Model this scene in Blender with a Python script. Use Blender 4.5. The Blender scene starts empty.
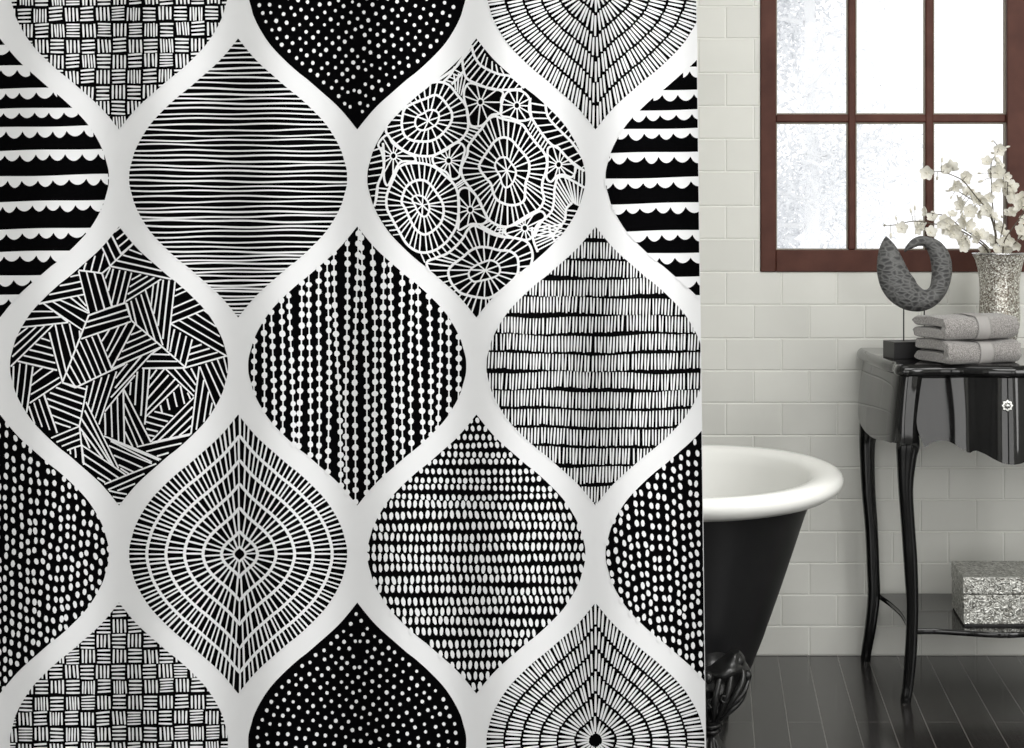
import bpy, bmesh, math, random
from mathutils import Vector, Matrix
PI = math.pi
R = random.Random(7)
C = bpy.context.scene.collection
scn = bpy.context.scene

# ------------------------------------------------------------------ camera, world, light
EYE = 1.08; F = 1600.0; VX = 715.0; VY = 230.0; WY = 4.061     # metres; WY = distance of the tiled wall
cam = bpy.data.objects.new('camera', bpy.data.cameras.new('camera')); C.objects.link(cam)
cam.location = (0, 0, EYE); cam.rotation_euler = (PI/2, 0, 0)
cam.data.sensor_width = 36; cam.data.lens = F/1024*36
cam.data.shift_x = -(VX-512)/1024; cam.data.shift_y = -(374-VY)/1024
cam.data.clip_start = 0.05; cam.data.clip_end = 200
scn.camera = cam
scn.view_settings.view_transform = 'Standard'; scn.view_settings.look = 'None'
scn.view_settings.gamma = 1; scn.view_settings.use_curve_mapping = False
scn.view_settings.exposure = 0.0
w = bpy.data.worlds.new('overcast_sky'); scn.world = w; w.use_nodes = True
w.node_tree.nodes['Background'].inputs[0].default_value = (0.985, 0.99, 1.0, 1)
w.node_tree.nodes['Background'].inputs[1].default_value = 1.28

def area(name, loc, target, sx, sy, power, col=(1, 1, 1)):
    l = bpy.data.lights.new(name, 'AREA'); l.shape = 'RECTANGLE'; l.size = sx; l.size_y = sy
    l.energy = power; l.color = col
    o = bpy.data.objects.new(name, l); C.objects.link(o); o.location = loc
    d = Vector(target)-Vector(loc); o.rotation_euler = d.to_track_quat('-Z', 'Y').to_euler()
    return o
area('front_daylight', (-0.66, -1.2, 1.25), (-0.66, 3, 1.25), 1.5, 2.1, 34, (1, .995, .985))  # unseen fill light added behind the camera, left half
area('front_daylight', (1.20, -1.2, 1.25), (1.20, 3, 1.25), 1.4, 2.1, 27, (1, .995, .985))  # right half of the added front fill, mirrored grey in the drawer
area('side_daylight', (1.95, 1.55, 1.35), (-0.6, 2.5, 1.0), 0.9, 1.6, 30, (1, .995, .985))  # fill added from the right to model the curtain folds
area('ceiling_lamp', (0.85, 1.85, 2.46), (0.85, 2.1, 0), 1.5, 1.2, 43, (1, .995, .98))  # overhead fill added to brighten wall and curtain, no fixture
area('bath_lamp', (0.3, 3.1, 2.46), (0.3, 3.1, 0), 1.0, 0.6, 4, (1, .995, .98))  # weak fill added behind the curtain for the tiled wall

# ------------------------------------------------------------------ helpers
def P3(px, py, d):                       # a point seen at (px, py) and standing d metres away
    return ((px-VX)*d/F, d, EYE-(py-VY)*d/F)

def mesh_obj(name, verts, faces, mats, parent=None, idx=None, smooth=False, inv=None):
    me = bpy.data.meshes.new(name); me.from_pydata([tuple(v) for v in verts], [], faces)
    for m in (mats if isinstance(mats, (list, tuple)) else [mats]): me.materials.append(m)
    if idx: me.polygons.foreach_set('material_index', idx)
    if smooth: me.polygons.foreach_set('use_smooth', [True]*len(me.polygons))
    me.update()
    o = bpy.data.objects.new(name, me); C.objects.link(o)
    if parent is not None: o.parent = parent
    return o

def catmull(pts, n=6):
    out = []
    for i in range(len(pts)-1):
        p0, p1, p2, p3 = pts[max(0, i-1)], pts[i], pts[i+1], pts[min(len(pts)-1, i+2)]
        for k in range(n):
            t = k/n; out.append(tuple(.5*((2*b)+(-a+c_)*t+(2*a-5*b+4*c_-d)*t*t+(-a+3*b-3*c_+d)*t**3) for a, b, c_, d in zip(p0, p1, p2, p3)))
    out.append(pts[-1]); return out

class MB:
    def __init__(s): s.v = []; s.f = []; s.m = []
    def quad_grid(s, rows, close_u=False, close_v=False, mi=0):
        n = len(s.v); a = len(rows); b = len(rows[0])
        for r in rows: s.v += [tuple(p) for p in r]
        for i in range(a if close_v else a-1):
            for j in range(b if close_u else b-1):
                i2 = (i+1) % a; j2 = (j+1) % b
                s.f.append((n+i*b+j, n+i*b+j2, n+i2*b+j2, n+i2*b+j)); s.m.append(mi)
    def cap(s, ring, rev=False, mi=0):
        n = len(s.v); s.v += [tuple(p) for p in ring]
        f = list(range(n, n+len(ring)))
        s.f.append(tuple(reversed(f)) if rev else tuple(f)); s.m.append(mi)
    def loft(s, rings, caps=True, mi=0):
        s.quad_grid(rings, close_u=True, mi=mi)
        if caps: s.cap(rings[0], True, mi); s.cap(rings[-1], False, mi)
    def box(s, x0, x1, y0, y1, z0, z1, mi=0):
        n = len(s.v)
        s.v += [(x0,y0,z0),(x1,y0,z0),(x1,y1,z0),(x0,y1,z0),(x0,y0,z1),(x1,y0,z1),(x1,y1,z1),(x0,y1,z1)]
        for f in ((0,3,2,1),(4,5,6,7),(0,1,5,4),(1,2,6,5),(2,3,7,6),(3,0,4,7)):
            s.f.append(tuple(n+k for k in f)); s.m.append(mi)
    def tube(s, pts, rad, seg=8, mi=0):
        pts = [Vector(p) for p in pts]; rings = []
        for i, p in enumerate(pts):
            t = (pts[min(i+1, len(pts)-1)]-pts[max(i-1, 0)]).normalized()
            u = t.cross(Vector((0, 1, 0)) if abs(t.y) < .9 else Vector((1, 0, 0))).normalized(); v = t.cross(u)
            r = rad[i] if isinstance(rad, (list, tuple)) else rad
            rings.append([p+u*r*math.cos(a)+v*r*math.sin(a) for a in [2*PI*k/seg for k in range(seg)]])
        s.loft(rings, mi=mi)
    def lathe(s, prof, c=(0, 0, 0), seg=32, mi=0, f=None):
        rings = []
        for r, z in prof:
            rings.append([(c[0]+(r*(f(a) if f else 1))*math.cos(a), c[1]+(r*(f(a) if f else 1))*math.sin(a), c[2]+z) for a in [2*PI*k/seg for k in range(seg)]])
        s.quad_grid(rings, close_u=True, mi=mi)
    def ball(s, c, rx, ry, rz, rot=None, nu=12, nv=8, mi=0):
        rows = []
        for i in range(nv+1):
            th = PI*i/nv; row = []
            for j in range(nu):
                a = 2*PI*j/nu
                p = Vector((rx*math.sin(th)*math.cos(a), ry*math.sin(th)*math.sin(a), rz*math.cos(th)))
                if rot: p = rot @ p
                row.append(p+Vector(c))
            rows.append(row)
        s.quad_grid(rows, close_u=True, mi=mi)
    def build(s, name, mats, parent=None, smooth=False, merge=0):
        o = mesh_obj(name, s.v, s.f, mats, parent, s.m, smooth)
        bm = bmesh.new(); bm.from_mesh(o.data)
        if merge: bmesh.ops.remove_doubles(bm, verts=bm.verts, dist=merge)
        bmesh.ops.recalc_face_normals(bm, faces=bm.faces); bm.to_mesh(o.data); bm.free()
        return o

def auto_smooth(o, ang=40):
    me = o.data; me.polygons.foreach_set('use_smooth', [True]*len(me.polygons))
    try: me.set_sharp_from_angle(angle=math.radians(ang))
    except Exception: pass
    return o
def bevel(o, wdt, seg=3, ang=40):
    m = o.modifiers.new('bevel', 'BEVEL'); m.width = wdt; m.segments = seg; m.limit_method = 'ANGLE'; m.angle_limit = math.radians(ang)
    auto_smooth(o, ang); return o

def empty(name, loc, label, cat, group=None, rz=0):
    o = bpy.data.objects.new(name, None); C.objects.link(o); o.location = loc; o.rotation_euler.z = rz
    o.empty_display_size = .05; return tag(o, label, cat, group)
def tag(o, label, cat, group=None):
    o['label'] = label; o['category'] = cat
    if group: o['group'] = group
    return o
def struct(o): o['kind'] = 'structure'; return o
def rebase(o, root):                     # child mesh given in world coordinates, moved under a root
    M = Matrix.Translation(root.location) @ root.rotation_euler.to_matrix().to_4x4()
    o.data.transform(M.inverted()); o.parent = root; return o

# ------------------------------------------------------------------ materials
def mat(name, col, rough=.5, metal=0, **kw):
    m = bpy.data.materials.new(name); m.use_nodes = True
    b = m.node_tree.nodes['Principled BSDF']
    b.inputs['Base Color'].default_value = (*col, 1); b.inputs['Roughness'].default_value = rough; b.inputs['Metallic'].default_value = metal
    for k, v in kw.items(): b.inputs[k.replace('_', ' ')].default_value = v
    return m
def nd(m, t, **kw):
    n = m.node_tree.nodes.new(t)
    for k, v in kw.items(): setattr(n, k, v)
    return n
def lk(m, a, b): m.node_tree.links.new(a, b)
def bs(m): return m.node_tree.nodes['Principled BSDF']
def noise_mix(m, c1, c2, scale, lo=.35, hi=.65, coord='Object', detail=5, stretch=None, fac_node=None):
    tc = nd(m, 'ShaderNodeTexCoord'); src = tc.outputs[coord]
    if stretch:
        mp = nd(m, 'ShaderNodeMapping'); mp.inputs['Scale'].default_value = stretch; lk(m, src, mp.inputs[0]); src = mp.outputs[0]
    n = nd(m, 'ShaderNodeTexNoise'); n.inputs['Scale'].default_value = scale; n.inputs['Detail'].default_value = detail
    lk(m, src, n.inputs['Vector'])
    r = nd(m, 'ShaderNodeValToRGB'); r.color_ramp.elements[0].position = lo; r.color_ramp.elements[1].position = hi
    r.color_ramp.elements[0].color = (*c1, 1); r.color_ramp.elements[1].color = (*c2, 1)
    lk(m, n.outputs['Fac'], r.inputs[0]); lk(m, r.outputs[0], bs(m).inputs['Base Color'])
    return n, src
def bump(m, height, strength, dist=.002):
    b = nd(m, 'ShaderNodeBump'); b.inputs['Strength'].default_value = strength; b.inputs['Distance'].default_value = dist
    lk(m, height, b.inputs['Height']); lk(m, b.outputs[0], bs(m).inputs['Normal']); return b

M = {}
M['cloth'] = mat('white_cloth', (.755, .76, .775), .8, Specular_IOR_Level=.2)
M['print_black'] = mat('black_print', (.0022, .0022, .0025), .9, Specular_IOR_Level=0)
M['print_white'] = mat('white_print', (.755, .76, .775), .8, Specular_IOR_Level=.2)
# tile
m = M['tile'] = mat('glazed_tile', (.62, .62, .575), .38)
g = nd(m, 'ShaderNodeNewGeometry'); r = nd(m, 'ShaderNodeValToRGB')
r.color_ramp.elements[0].color = (.755, .755, .71, 1); r.color_ramp.elements[1].color = (.82, .82, .77, 1)
lk(m, g.outputs['Random Per Island'], r.inputs[0])
tc = nd(m, 'ShaderNodeTexCoord'); n = nd(m, 'ShaderNodeTexNoise'); n.inputs['Scale'].default_value = 9; n.inputs['Detail'].default_value = 3
lk(m, tc.outputs['Object'], n.inputs['Vector'])
mx = nd(m, 'ShaderNodeMix', data_type='RGBA', blend_type='MULTIPLY'); mx.inputs['Factor'].default_value = 1
r2 = nd(m, 'ShaderNodeValToRGB'); r2.color_ramp.elements[0].color = (.93, .93, .93, 1); r2.color_ramp.elements[1].color = (1, 1, 1, 1)
lk(m, n.outputs['Fac'], r2.inputs[0]); lk(m, r.outputs[0], mx.inputs['A']); lk(m, r2.outputs[0], mx.inputs['B']); lk(m, mx.outputs['Result'], bs(m).inputs['Base Color'])
bump(m, n.outputs['Fac'], .25, .004)
M['grout'] = mat('grout', (.88, .88, .84), .85)
M['plaster'] = mat('painted_plaster', (.70, .70, .67), .9)
# floor planks
m = M['floor'] = mat('dark_stained_planks', (.018, .017, .016), .16, IOR=1.6)
tc = nd(m, 'ShaderNodeTexCoord'); mp = nd(m, 'ShaderNodeMapping')
mp.inputs['Rotation'].default_value = (0, 0, PI/2); mp.inputs['Location'].default_value = (.31, .144, 0)
lk(m, tc.outputs['Object'], mp.inputs[0])
bk = nd(m, 'ShaderNodeTexBrick'); bk.offset = .37; bk.offset_frequency = 2
for k, v in (('Scale', 1), ('Mortar Size', .0009), ('Mortar Smooth', .1), ('Bias', 0), ('Brick Width', .95), ('Row Height', .0757)): bk.inputs[k].default_value = v
bk.inputs['Color1'].default_value = (.012, .011, .011, 1); bk.inputs['Color2'].default_value = (.022, .020, .019, 1); bk.inputs['Mortar'].default_value = (.17, .16, .15, 1)
lk(m, mp.outputs[0], bk.inputs['Vector']); lk(m, bk.outputs['Color'], bs(m).inputs['Base Color'])
n = nd(m, 'ShaderNodeTexNoise'); mp2 = nd(m, 'ShaderNodeMapping'); mp2.inputs['Scale'].default_value = (60, 3, 1)
lk(m, tc.outputs['Object'], mp2.inputs[0]); lk(m, mp2.outputs[0], n.inputs['Vector']); n.inputs['Scale'].default_value = 1
ad = nd(m, 'ShaderNodeMath', operation='SUBTRACT'); lk(m, n.outputs['Fac'], ad.inputs[0]); lk(m, bk.outputs['Fac'], ad.inputs[1])
bump(m, ad.outputs[0], .12, .002)
# window wood
m = M['wood'] = mat('red_brown_paint', (.1, .04, .03), .6, Specular_IOR_Level=.3)
n, s_ = noise_mix(m, (.066, .020, .013), (.105, .038, .026), 14, .3, .7, stretch=(1, 1, 1))
bump(m, n.outputs['Fac'], .3, .003)
m = M['putty'] = mat('grey_putty', (.30, .27, .22), .8)
m = M['pane'] = bpy.data.materials.new('window_glass'); m.use_nodes = True
nt = m.node_tree; nt.nodes.remove(bs(m)); out = nt.nodes['Material Output']
tr = nd(m, 'ShaderNodeBsdfTransparent'); gl = nd(m, 'ShaderNodeBsdfGlossy'); gl.inputs['Roughness'].default_value = .02
fr = nd(m, 'ShaderNodeFresnel'); fr.inputs[0].default_value = 1.3; ms = nd(m, 'ShaderNodeMixShader')
lk(m, fr.outputs[0], ms.inputs[0]); lk(m, tr.outputs[0], ms.inputs[1]); lk(m, gl.outputs[0], ms.inputs[2]); lk(m, ms.outputs[0], out.inputs[0])
M['enamel'] = mat('white_enamel', (.93, .93, .90), .18)
M['tub_black'] = mat('black_tub_paint', (.009, .009, .010), .42)
m = M['iron'] = mat('cast_iron', (.012, .012, .012), .28)
M['lacquer'] = mat('black_lacquer', (.006, .006, .006), .06, IOR=1.47)
M['matt_black'] = mat('matt_black_block', (.012, .011, .012), .45)
M['gap'] = mat('dark_gap', (.003, .003, .003), .8)
m = M['horn'] = mat('carved_grey_wood', (.1, .1, .1), .6)
tc = nd(m, 'ShaderNodeTexCoord'); mp = nd(m, 'ShaderNodeMapping'); mp.inputs['Scale'].default_value = (1, 1, 1.7); mp.inputs['Rotation'].default_value = (0, .5, 0)
lk(m, tc.outputs['Object'], mp.inputs[0])
vo = nd(m, 'ShaderNodeTexVoronoi', feature='DISTANCE_TO_EDGE'); vo.inputs['Scale'].default_value = 62
lk(m, mp.outputs[0], vo.inputs['Vector'])
r = nd(m, 'ShaderNodeValToRGB'); r.color_ramp.elements[0].color = (.13, .13, .128, 1); r.color_ramp.elements[1].color = (.042, .042, .043, 1)
r.color_ramp.elements[0].position = .02; r.color_ramp.elements[1].position = .28
lk(m, vo.outputs['Distance'], r.inputs[0]); lk(m, r.outputs[0], bs(m).inputs['Base Color'])
b_ = bump(m, vo.outputs['Distance'], .9, .004); b_.invert = True
m = M['terry'] = mat('grey_terry', (.3, .28, .27), .95, Sheen_Weight=.4)
n, s_ = noise_mix(m, (.18, .168, .162), (.43, .41, .395), 420, .35, .68, detail=2)
bump(m, n.outputs['Fac'], .8, .003)
M['band'] = mat('woven_band', (.36, .345, .335), .75)
m = M['mercury'] = mat('crackled_mosaic_glass', (.7, .68, .62), .38, .45)
tc = nd(m, 'ShaderNodeTexCoord'); vo = nd(m, 'ShaderNodeTexVoronoi'); vo.inputs['Scale'].default_value = 330
lk(m, tc.outputs['Object'], vo.inputs['Vector'])
r = nd(m, 'ShaderNodeValToRGB'); r.color_ramp.interpolation = 'CONSTANT'
e = r.color_ramp.elements; e[0].color = (.16, .13, .10, 1); e[1].position = .22; e[1].color = (.42, .40, .35, 1)
for p, c in ((.45, (.62, .60, .54, 1)), (.7, (.95, .95, .90, 1)), (.85, (.30, .26, .22, 1))): k = e.new(p); k.color = c
sp = nd(m, 'ShaderNodeSeparateColor'); lk(m, vo.outputs['Color'], sp.inputs[0]); lk(m, sp.outputs[0], r.inputs[0]); lk(m, r.outputs[0], bs(m).inputs['Base Color'])
bump(m, sp.outputs[1], .7, .004)
m = M['silver'] = mat('embossed_silver', (.62, .61, .57), .35, .6)
tc = nd(m, 'ShaderNodeTexCoord'); n = nd(m, 'ShaderNodeTexNoise'); n.inputs['Scale'].default_value = 95; n.inputs['Detail'].default_value = 1.5; n.inputs['Distortion'].default_value = 1.6
lk(m, tc.outputs['Object'], n.inputs['Vector'])
r = nd(m, 'ShaderNodeValToRGB'); e = r.color_ramp.elements; e[0].position = .36; e[0].color = (.24, .235, .21, 1); e[1].position = .64; e[1].color = (.78, .78, .74, 1)
lk(m, n.outputs['Fac'], r.inputs[0]); lk(m, r.outputs[0], bs(m).inputs['Base Color']); bump(m, n.outputs['Fac'], 1, .006)
M['crystal'] = mat('cut_crystal', (.80, .80, .78), .08, .85)
M['petal'] = mat('cream_petal', (.92, .90, .83), .7, Subsurface_Weight=0)
m = M['petal']; o_n = m.node_tree.nodes['Material Output']; tl_ = nd(m, 'ShaderNodeBsdfTranslucent'); tl_.inputs[0].default_value = (.90, .88, .80, 1)
ms = nd(m, 'ShaderNodeMixShader'); ms.inputs[0].default_value = .4; lk(m, bs(m).outputs[0], ms.inputs[1]); lk(m, tl_.outputs[0], ms.inputs[2]); lk(m, ms.outputs[0], o_n.inputs[0])
M['twig'] = mat('dark_twig', (.09, .075, .055), .8)
M['frost'] = mat('frosted_leaf', (.80, .815, .835), .9)  # near-white leaves: bleaching by haze and overexposure put into the colour
M['frost_bark'] = mat('frosted_bark', (.86, .87, .88), .9)  # bark paled the same way, haze in the colour
M['snow'] = mat('snow', (.93, .93, .93), .9)
M['chrome'] = mat('brushed_chrome', (.6, .6, .6), .2, 1)

# ------------------------------------------------------------------ room shell
XL, XR, YF, ZC = -1.62, 2.0, -1.25, 2.5
def wx(px): return (px-VX)*WY/F
def wz(py): return EYE-(py-VY)*WY/F
WX0, WX1, WZ0 = wx(760), wx(1026), wz(272); WZ1 = wz(-172)
# back wall: grout bed with the window hole, tiles in running bond
mb = MB(); T = .14
gy = WY+.002
for x0, x1, z0, z1 in ((XL, WX0, 0, ZC), (WX1, XR, 0, ZC), (WX0, WX1, 0, WZ0), (WX0, WX1, WZ1, ZC)):
    mb.box(x0, x1, gy, gy+T, z0, z1, 1)
rows = [657.0, 626, 594.8, 563.1, 531.6, 499.5, 467.5, 435.3, 403, 370.6, 338.6, 304.9, 272, 239, 206, 171.5, 139, 106, 73, 38.5, 6.5]
while rows[-1] > -330: rows.append(rows[-1]-33)
G = .0010; BV = .0022
def tile(x0, x1, z0, z1):
    if x1-x0 < .008 or z1-z0 < .008: return
    x0 += G; x1 -= G; z0 += G; z1 -= G; f = WY; k = WY+.002; n = len(mb.v); t = R.uniform(-.0004, .0004)
    mb.v += [(x0,k,z0),(x1,k,z0),(x1,k,z1),(x0,k,z1),(x0+BV,f+t,z0+BV),(x1-BV,f-t,z0+BV),(x1-BV,f+t,z1-BV),(x0+BV,f-t,z1-BV)]
    for q in ((4,5,6,7),(0,1,5,4),(1,2,6,5),(2,3,7,6),(3,0,4,7)): mb.f.append(tuple(n+a for a in q)); mb.m.append(0)
for i in range(len(rows)-1):
    z0 = max(0, wz(rows[i])); z1 = min(ZC, wz(rows[i+1]))
    ph = 753.5 if i % 2 == 1 or False else 779.5
    ph = 809.3 if i % 2 == 0 else 837.0           # running bond phase
    x = wx(ph)-.1411*15
    while x < XR:
        a, b = max(x, XL), min(x+.1411, XR); x += .1411
        if b <= a: continue
        if z1 > WZ0+.004 and z0 < WZ1-.004 and b > WX0 and a < WX1:
            if a < WX0: tile(a, min(b, WX0), z0, z1)
            if b > WX1: tile(max(a, WX1), b, z0, z1)
        else: tile(a, b, z0, z1)
struct(mesh_obj('wall_back', mb.v, mb.f, [M['tile'], M['grout']], None, mb.m))
def shell(name, x0, x1, y0, y1, z0, z1, mm):
    b = MB(); b.box(x0, x1, y0, y1, z0, z1); return struct(b.build(name, mm))
shell('floor', XL, XR, YF, WY+.002, -.1, 0, M['floor'])
shell('ceiling', XL-.12, XR+.12, YF-.12, WY+.14, ZC, ZC+.1, M['plaster'])
shell('wall_left', XL-.12, XL, YF, WY+.14, -.1, ZC, M['plaster'])
shell('wall_right', XR, XR+.12, YF, WY+.14, -.1, ZC, M['plaster'])
shell('wall_front', XL-.12, XR+.12, YF-.12, YF, -.1, ZC, M['plaster'])

shell('door_1', .14, .49, YF, YF+.03, 0, 2.2, M['matt_black'])  # unseen dark slab added for the black stripe reflected in the drawer

# ------------------------------------------------------------------ window
wn = empty('window_1', (WX0, WY, WZ0), '', ''); del wn['label']; del wn['category']; struct(wn)
def wpart(name, boxes, mm, bv=.003):
    b = MB()
    for q in boxes: b.box(*q)
    o = b.build(name, mm); rebase(o, wn)
    if bv: bevel(o, bv, 2)
    return o
ya, yb = WY-.004, WY+.06
gx = [776, 848.5, 856, 926, 934, 1007]; gz = [250, 122, 114, -14, -22, -150]
fx0, fx1, fz0, fz1 = wx(776), wx(1007), wz(250), wz(-150)
wpart('window_frame', [(WX0+.001, fx0, ya, yb, WZ0, WZ1), (fx1, WX1-.001, ya, yb, WZ0, WZ1), (fx0, fx1, ya, yb, WZ0, fz0), (fx0, fx1, ya, yb, fz1, WZ1)], M['wood'])
for a, b_ in ((848.5, 856), (926, 934)):
    wpart('glazing_bar', [(wx(a), wx(b_), ya+.012, yb-.012, fz0, fz1)], M['wood'], .004)
for a, b_ in ((122, 114), (-14, -22)):
    wpart('glazing_bar', [(fx0, fx1, ya+.015, yb-.015, wz(a), wz(b_))], M['wood'], .004)
xs = [(776, 848.5), (856, 926), (934, 1007)]; zs = [(250, 122), (114, -14), (-22, -150)]
for x0, x1 in xs:
    for z0, z1 in zs:
        a0, a1, c0, c1 = wx(x0), wx(x1), wz(z0), wz(z1); t = .0035
        pn = wpart('pane', [(a0, a1, WY+.031, WY+.034, c0, c1)], M['pane'], 0)
        wpart('putty', [(a0, a0+t, WY+.018, WY+.031, c0, c1), (a1-t, a1, WY+.018, WY+.031, c0, c1), (a0+t, a1-t, WY+.018, WY+.031, c0, c0+t), (a0+t, a1-t, WY+.018, WY+.031, c1-t, c1)], M['putty'], 0)

# ------------------------------------------------------------------ outside: trees with haze painted into their colour
shell('ground', -9, 12, WY+.2, 22, -.6, -.45, M['snow'])
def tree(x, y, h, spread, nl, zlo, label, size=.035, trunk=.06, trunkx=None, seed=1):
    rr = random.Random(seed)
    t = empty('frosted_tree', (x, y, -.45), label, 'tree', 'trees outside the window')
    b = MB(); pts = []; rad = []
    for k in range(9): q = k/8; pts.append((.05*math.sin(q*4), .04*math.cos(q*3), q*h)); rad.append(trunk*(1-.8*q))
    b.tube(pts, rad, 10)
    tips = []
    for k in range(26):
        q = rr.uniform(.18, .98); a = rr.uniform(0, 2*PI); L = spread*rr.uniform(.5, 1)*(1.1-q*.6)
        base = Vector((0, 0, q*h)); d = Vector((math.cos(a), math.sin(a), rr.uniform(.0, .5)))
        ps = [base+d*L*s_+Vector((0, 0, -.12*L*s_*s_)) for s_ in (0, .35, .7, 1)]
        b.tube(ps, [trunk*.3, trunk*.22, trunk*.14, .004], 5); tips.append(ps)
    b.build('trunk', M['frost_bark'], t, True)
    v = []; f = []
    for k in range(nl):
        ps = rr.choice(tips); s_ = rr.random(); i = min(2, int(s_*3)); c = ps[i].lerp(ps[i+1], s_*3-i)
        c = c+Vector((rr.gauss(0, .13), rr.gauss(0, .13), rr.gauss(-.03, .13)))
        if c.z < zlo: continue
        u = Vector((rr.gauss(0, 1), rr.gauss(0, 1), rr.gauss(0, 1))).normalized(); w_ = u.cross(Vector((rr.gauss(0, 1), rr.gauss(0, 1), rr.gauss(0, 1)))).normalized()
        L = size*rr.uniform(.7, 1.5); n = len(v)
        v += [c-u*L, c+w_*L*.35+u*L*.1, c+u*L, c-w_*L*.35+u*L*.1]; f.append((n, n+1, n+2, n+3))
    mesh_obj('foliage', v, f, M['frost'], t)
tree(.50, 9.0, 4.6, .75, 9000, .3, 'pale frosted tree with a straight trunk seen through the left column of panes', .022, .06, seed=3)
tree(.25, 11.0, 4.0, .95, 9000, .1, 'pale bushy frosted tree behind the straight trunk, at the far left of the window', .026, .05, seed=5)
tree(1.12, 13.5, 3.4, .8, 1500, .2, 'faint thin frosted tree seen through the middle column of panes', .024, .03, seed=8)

# ------------------------------------------------------------------ shower curtain
CD = 2.5; CS = F/CD
def fold(px, py):
    ph = .12*math.sin(py/260+px/300)
    return -.0115*math.cos(2*PI*((px-357)/115+.204)+ph)+.0010*math.sin(2*PI*px/263+1+py/500)
def CP(px, py, off=0):
    Y = CD-fold(px, py); k = Y/CD/CS
    return ((px-VX)*k, Y-off, EYE-(py-VY)*k)
CL, CT, CB = -236.0, -359.0, 902.0
def CR(py): return 696.7+9.4*py/748
def clip(poly):
    def cut(pl, fn):
        out = []
        for i in range(len(pl)):
            a, b = pl[i], pl[(i+1) % len(pl)]; fa, fb = fn(a), fn(b)
            if fa >= 0: out.append(a)
            if (fa > 0 > fb) or (fa < 0 < fb):
                t = fa/(fa-fb); out.append((a[0]+(b[0]-a[0])*t, a[1]+(b[1]-a[1])*t))
        return out
    fns = (lambda p: CR(p[1])-.6-p[0], lambda p: p[0]-CL-1, lambda p: p[1]-CT-1, lambda p: CB-1-p[1])
    if all(f(p) >= 0 for p in poly for f in fns): return poly
    for f in fns:
        poly = cut(poly, f)
        if len(poly) < 3: return []
    return poly
cv, cf, cm = [], [], []
def cpoly(poly, off, mi):
    poly = clip(poly)
    if len(poly) < 3: return
    n = len(cv); cv.extend(CP(x, y, off) for x, y in poly)
    A = sum(poly[i][0]*poly[(i+1) % len(poly)][1]-poly[(i+1) % len(poly)][0]*poly[i][1] for i in range(len(poly)))
    f = tuple(range(n, n+len(poly))); cf.append(f if A < 0 else f[::-1]); cm.append(mi)
OG = [(0,109),(8,108.5),(19,105.6),(26,103.6),(39,97.3),(55,86.7),(71,71.5),(84,57),(88,51.5),(101,36.5),(112,24),(120,16),(130,7.5),(136,2.8),(139.5,0)]
def hw(y):
    y = abs(y)
    if y >= 139.5: return -(y-139.5)
    for i in range(len(OG)-1):
        if y <= OG[i+1][0]:
            y0, a = OG[i]; y1, b = OG[i+1]
            pa = OG[i-1] if i else (-OG[1][0], OG[1][1]); pb = OG[i+2] if i+2 < len(OG) else (142, -2)
            t = (y-y0)/(y1-y0); h = y1-y0
            ma = (b-pa[1])/(y1-pa[0])*h; mb_ = (pb[1]-a)/(pb[0]-y0)*h
            return (2*t**3-3*t*t+1)*a+(t**3-2*t*t+t)*ma+(-2*t**3+3*t*t)*b+(t**3-t*t)*mb_
    return 0
def inside(x, y, mrg=0): return abs(x) <= hw(y)+mrg and abs(y) < 139.5+mrg
# outline by arc length
_o = [(hw(y), y) for y in [(-139.5+279*k/120) for k in range(121)]]
_o += [(-x, y) for x, y in reversed(_o[1:-1])]
_L = [0]
for i in range(len(_o)): a, b = _o[i], _o[(i+1) % len(_o)]; _L.append(_L[-1]+math.hypot(a[0]-b[0], a[1]-b[1]))
def outline(t):
    s_ = (t % 1)*_L[-1]; lo, hi = 0, len(_o)
    while hi-lo > 1:
        md = (lo+hi)//2
        if _L[md] <= s_: lo = md
        else: hi = md
    a, b = _o[lo % len(_o)], _o[(lo+1) % len(_o)]; q = (s_-_L[lo])/max(1e-6, _L[lo+1]-_L[lo])
    return a[0]+(b[0]-a[0])*q, a[1]+(b[1]-a[1])*q
PER = _L[-1]
_W = [0]
for i in range(len(_o)):
    a, b = _o[i], _o[(i+1) % len(_o)]; rr_ = math.hypot(a[0]+b[0], a[1]+b[1])/2
    _W.append(_W[-1]+max(.30*math.hypot(a[0]-b[0], a[1]-b[1]), abs(a[0]*b[1]-a[1]*b[0])/rr_))
def outline_r(t):
    s_ = (t % 1)*_W[-1]; lo, hi = 0, len(_o)
    while hi-lo > 1:
        md = (lo+hi)//2
        if _W[md] <= s_: lo = md
        else: hi = md
    a, b = _o[lo % len(_o)], _o[(lo+1) % len(_o)]; q = (s_-_W[lo])/max(1e-6, _W[lo+1]-_W[lo])
    return a[0]+(b[0]-a[0])*q, a[1]+(b[1]-a[1])*q
PERR = _W[-1]

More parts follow.
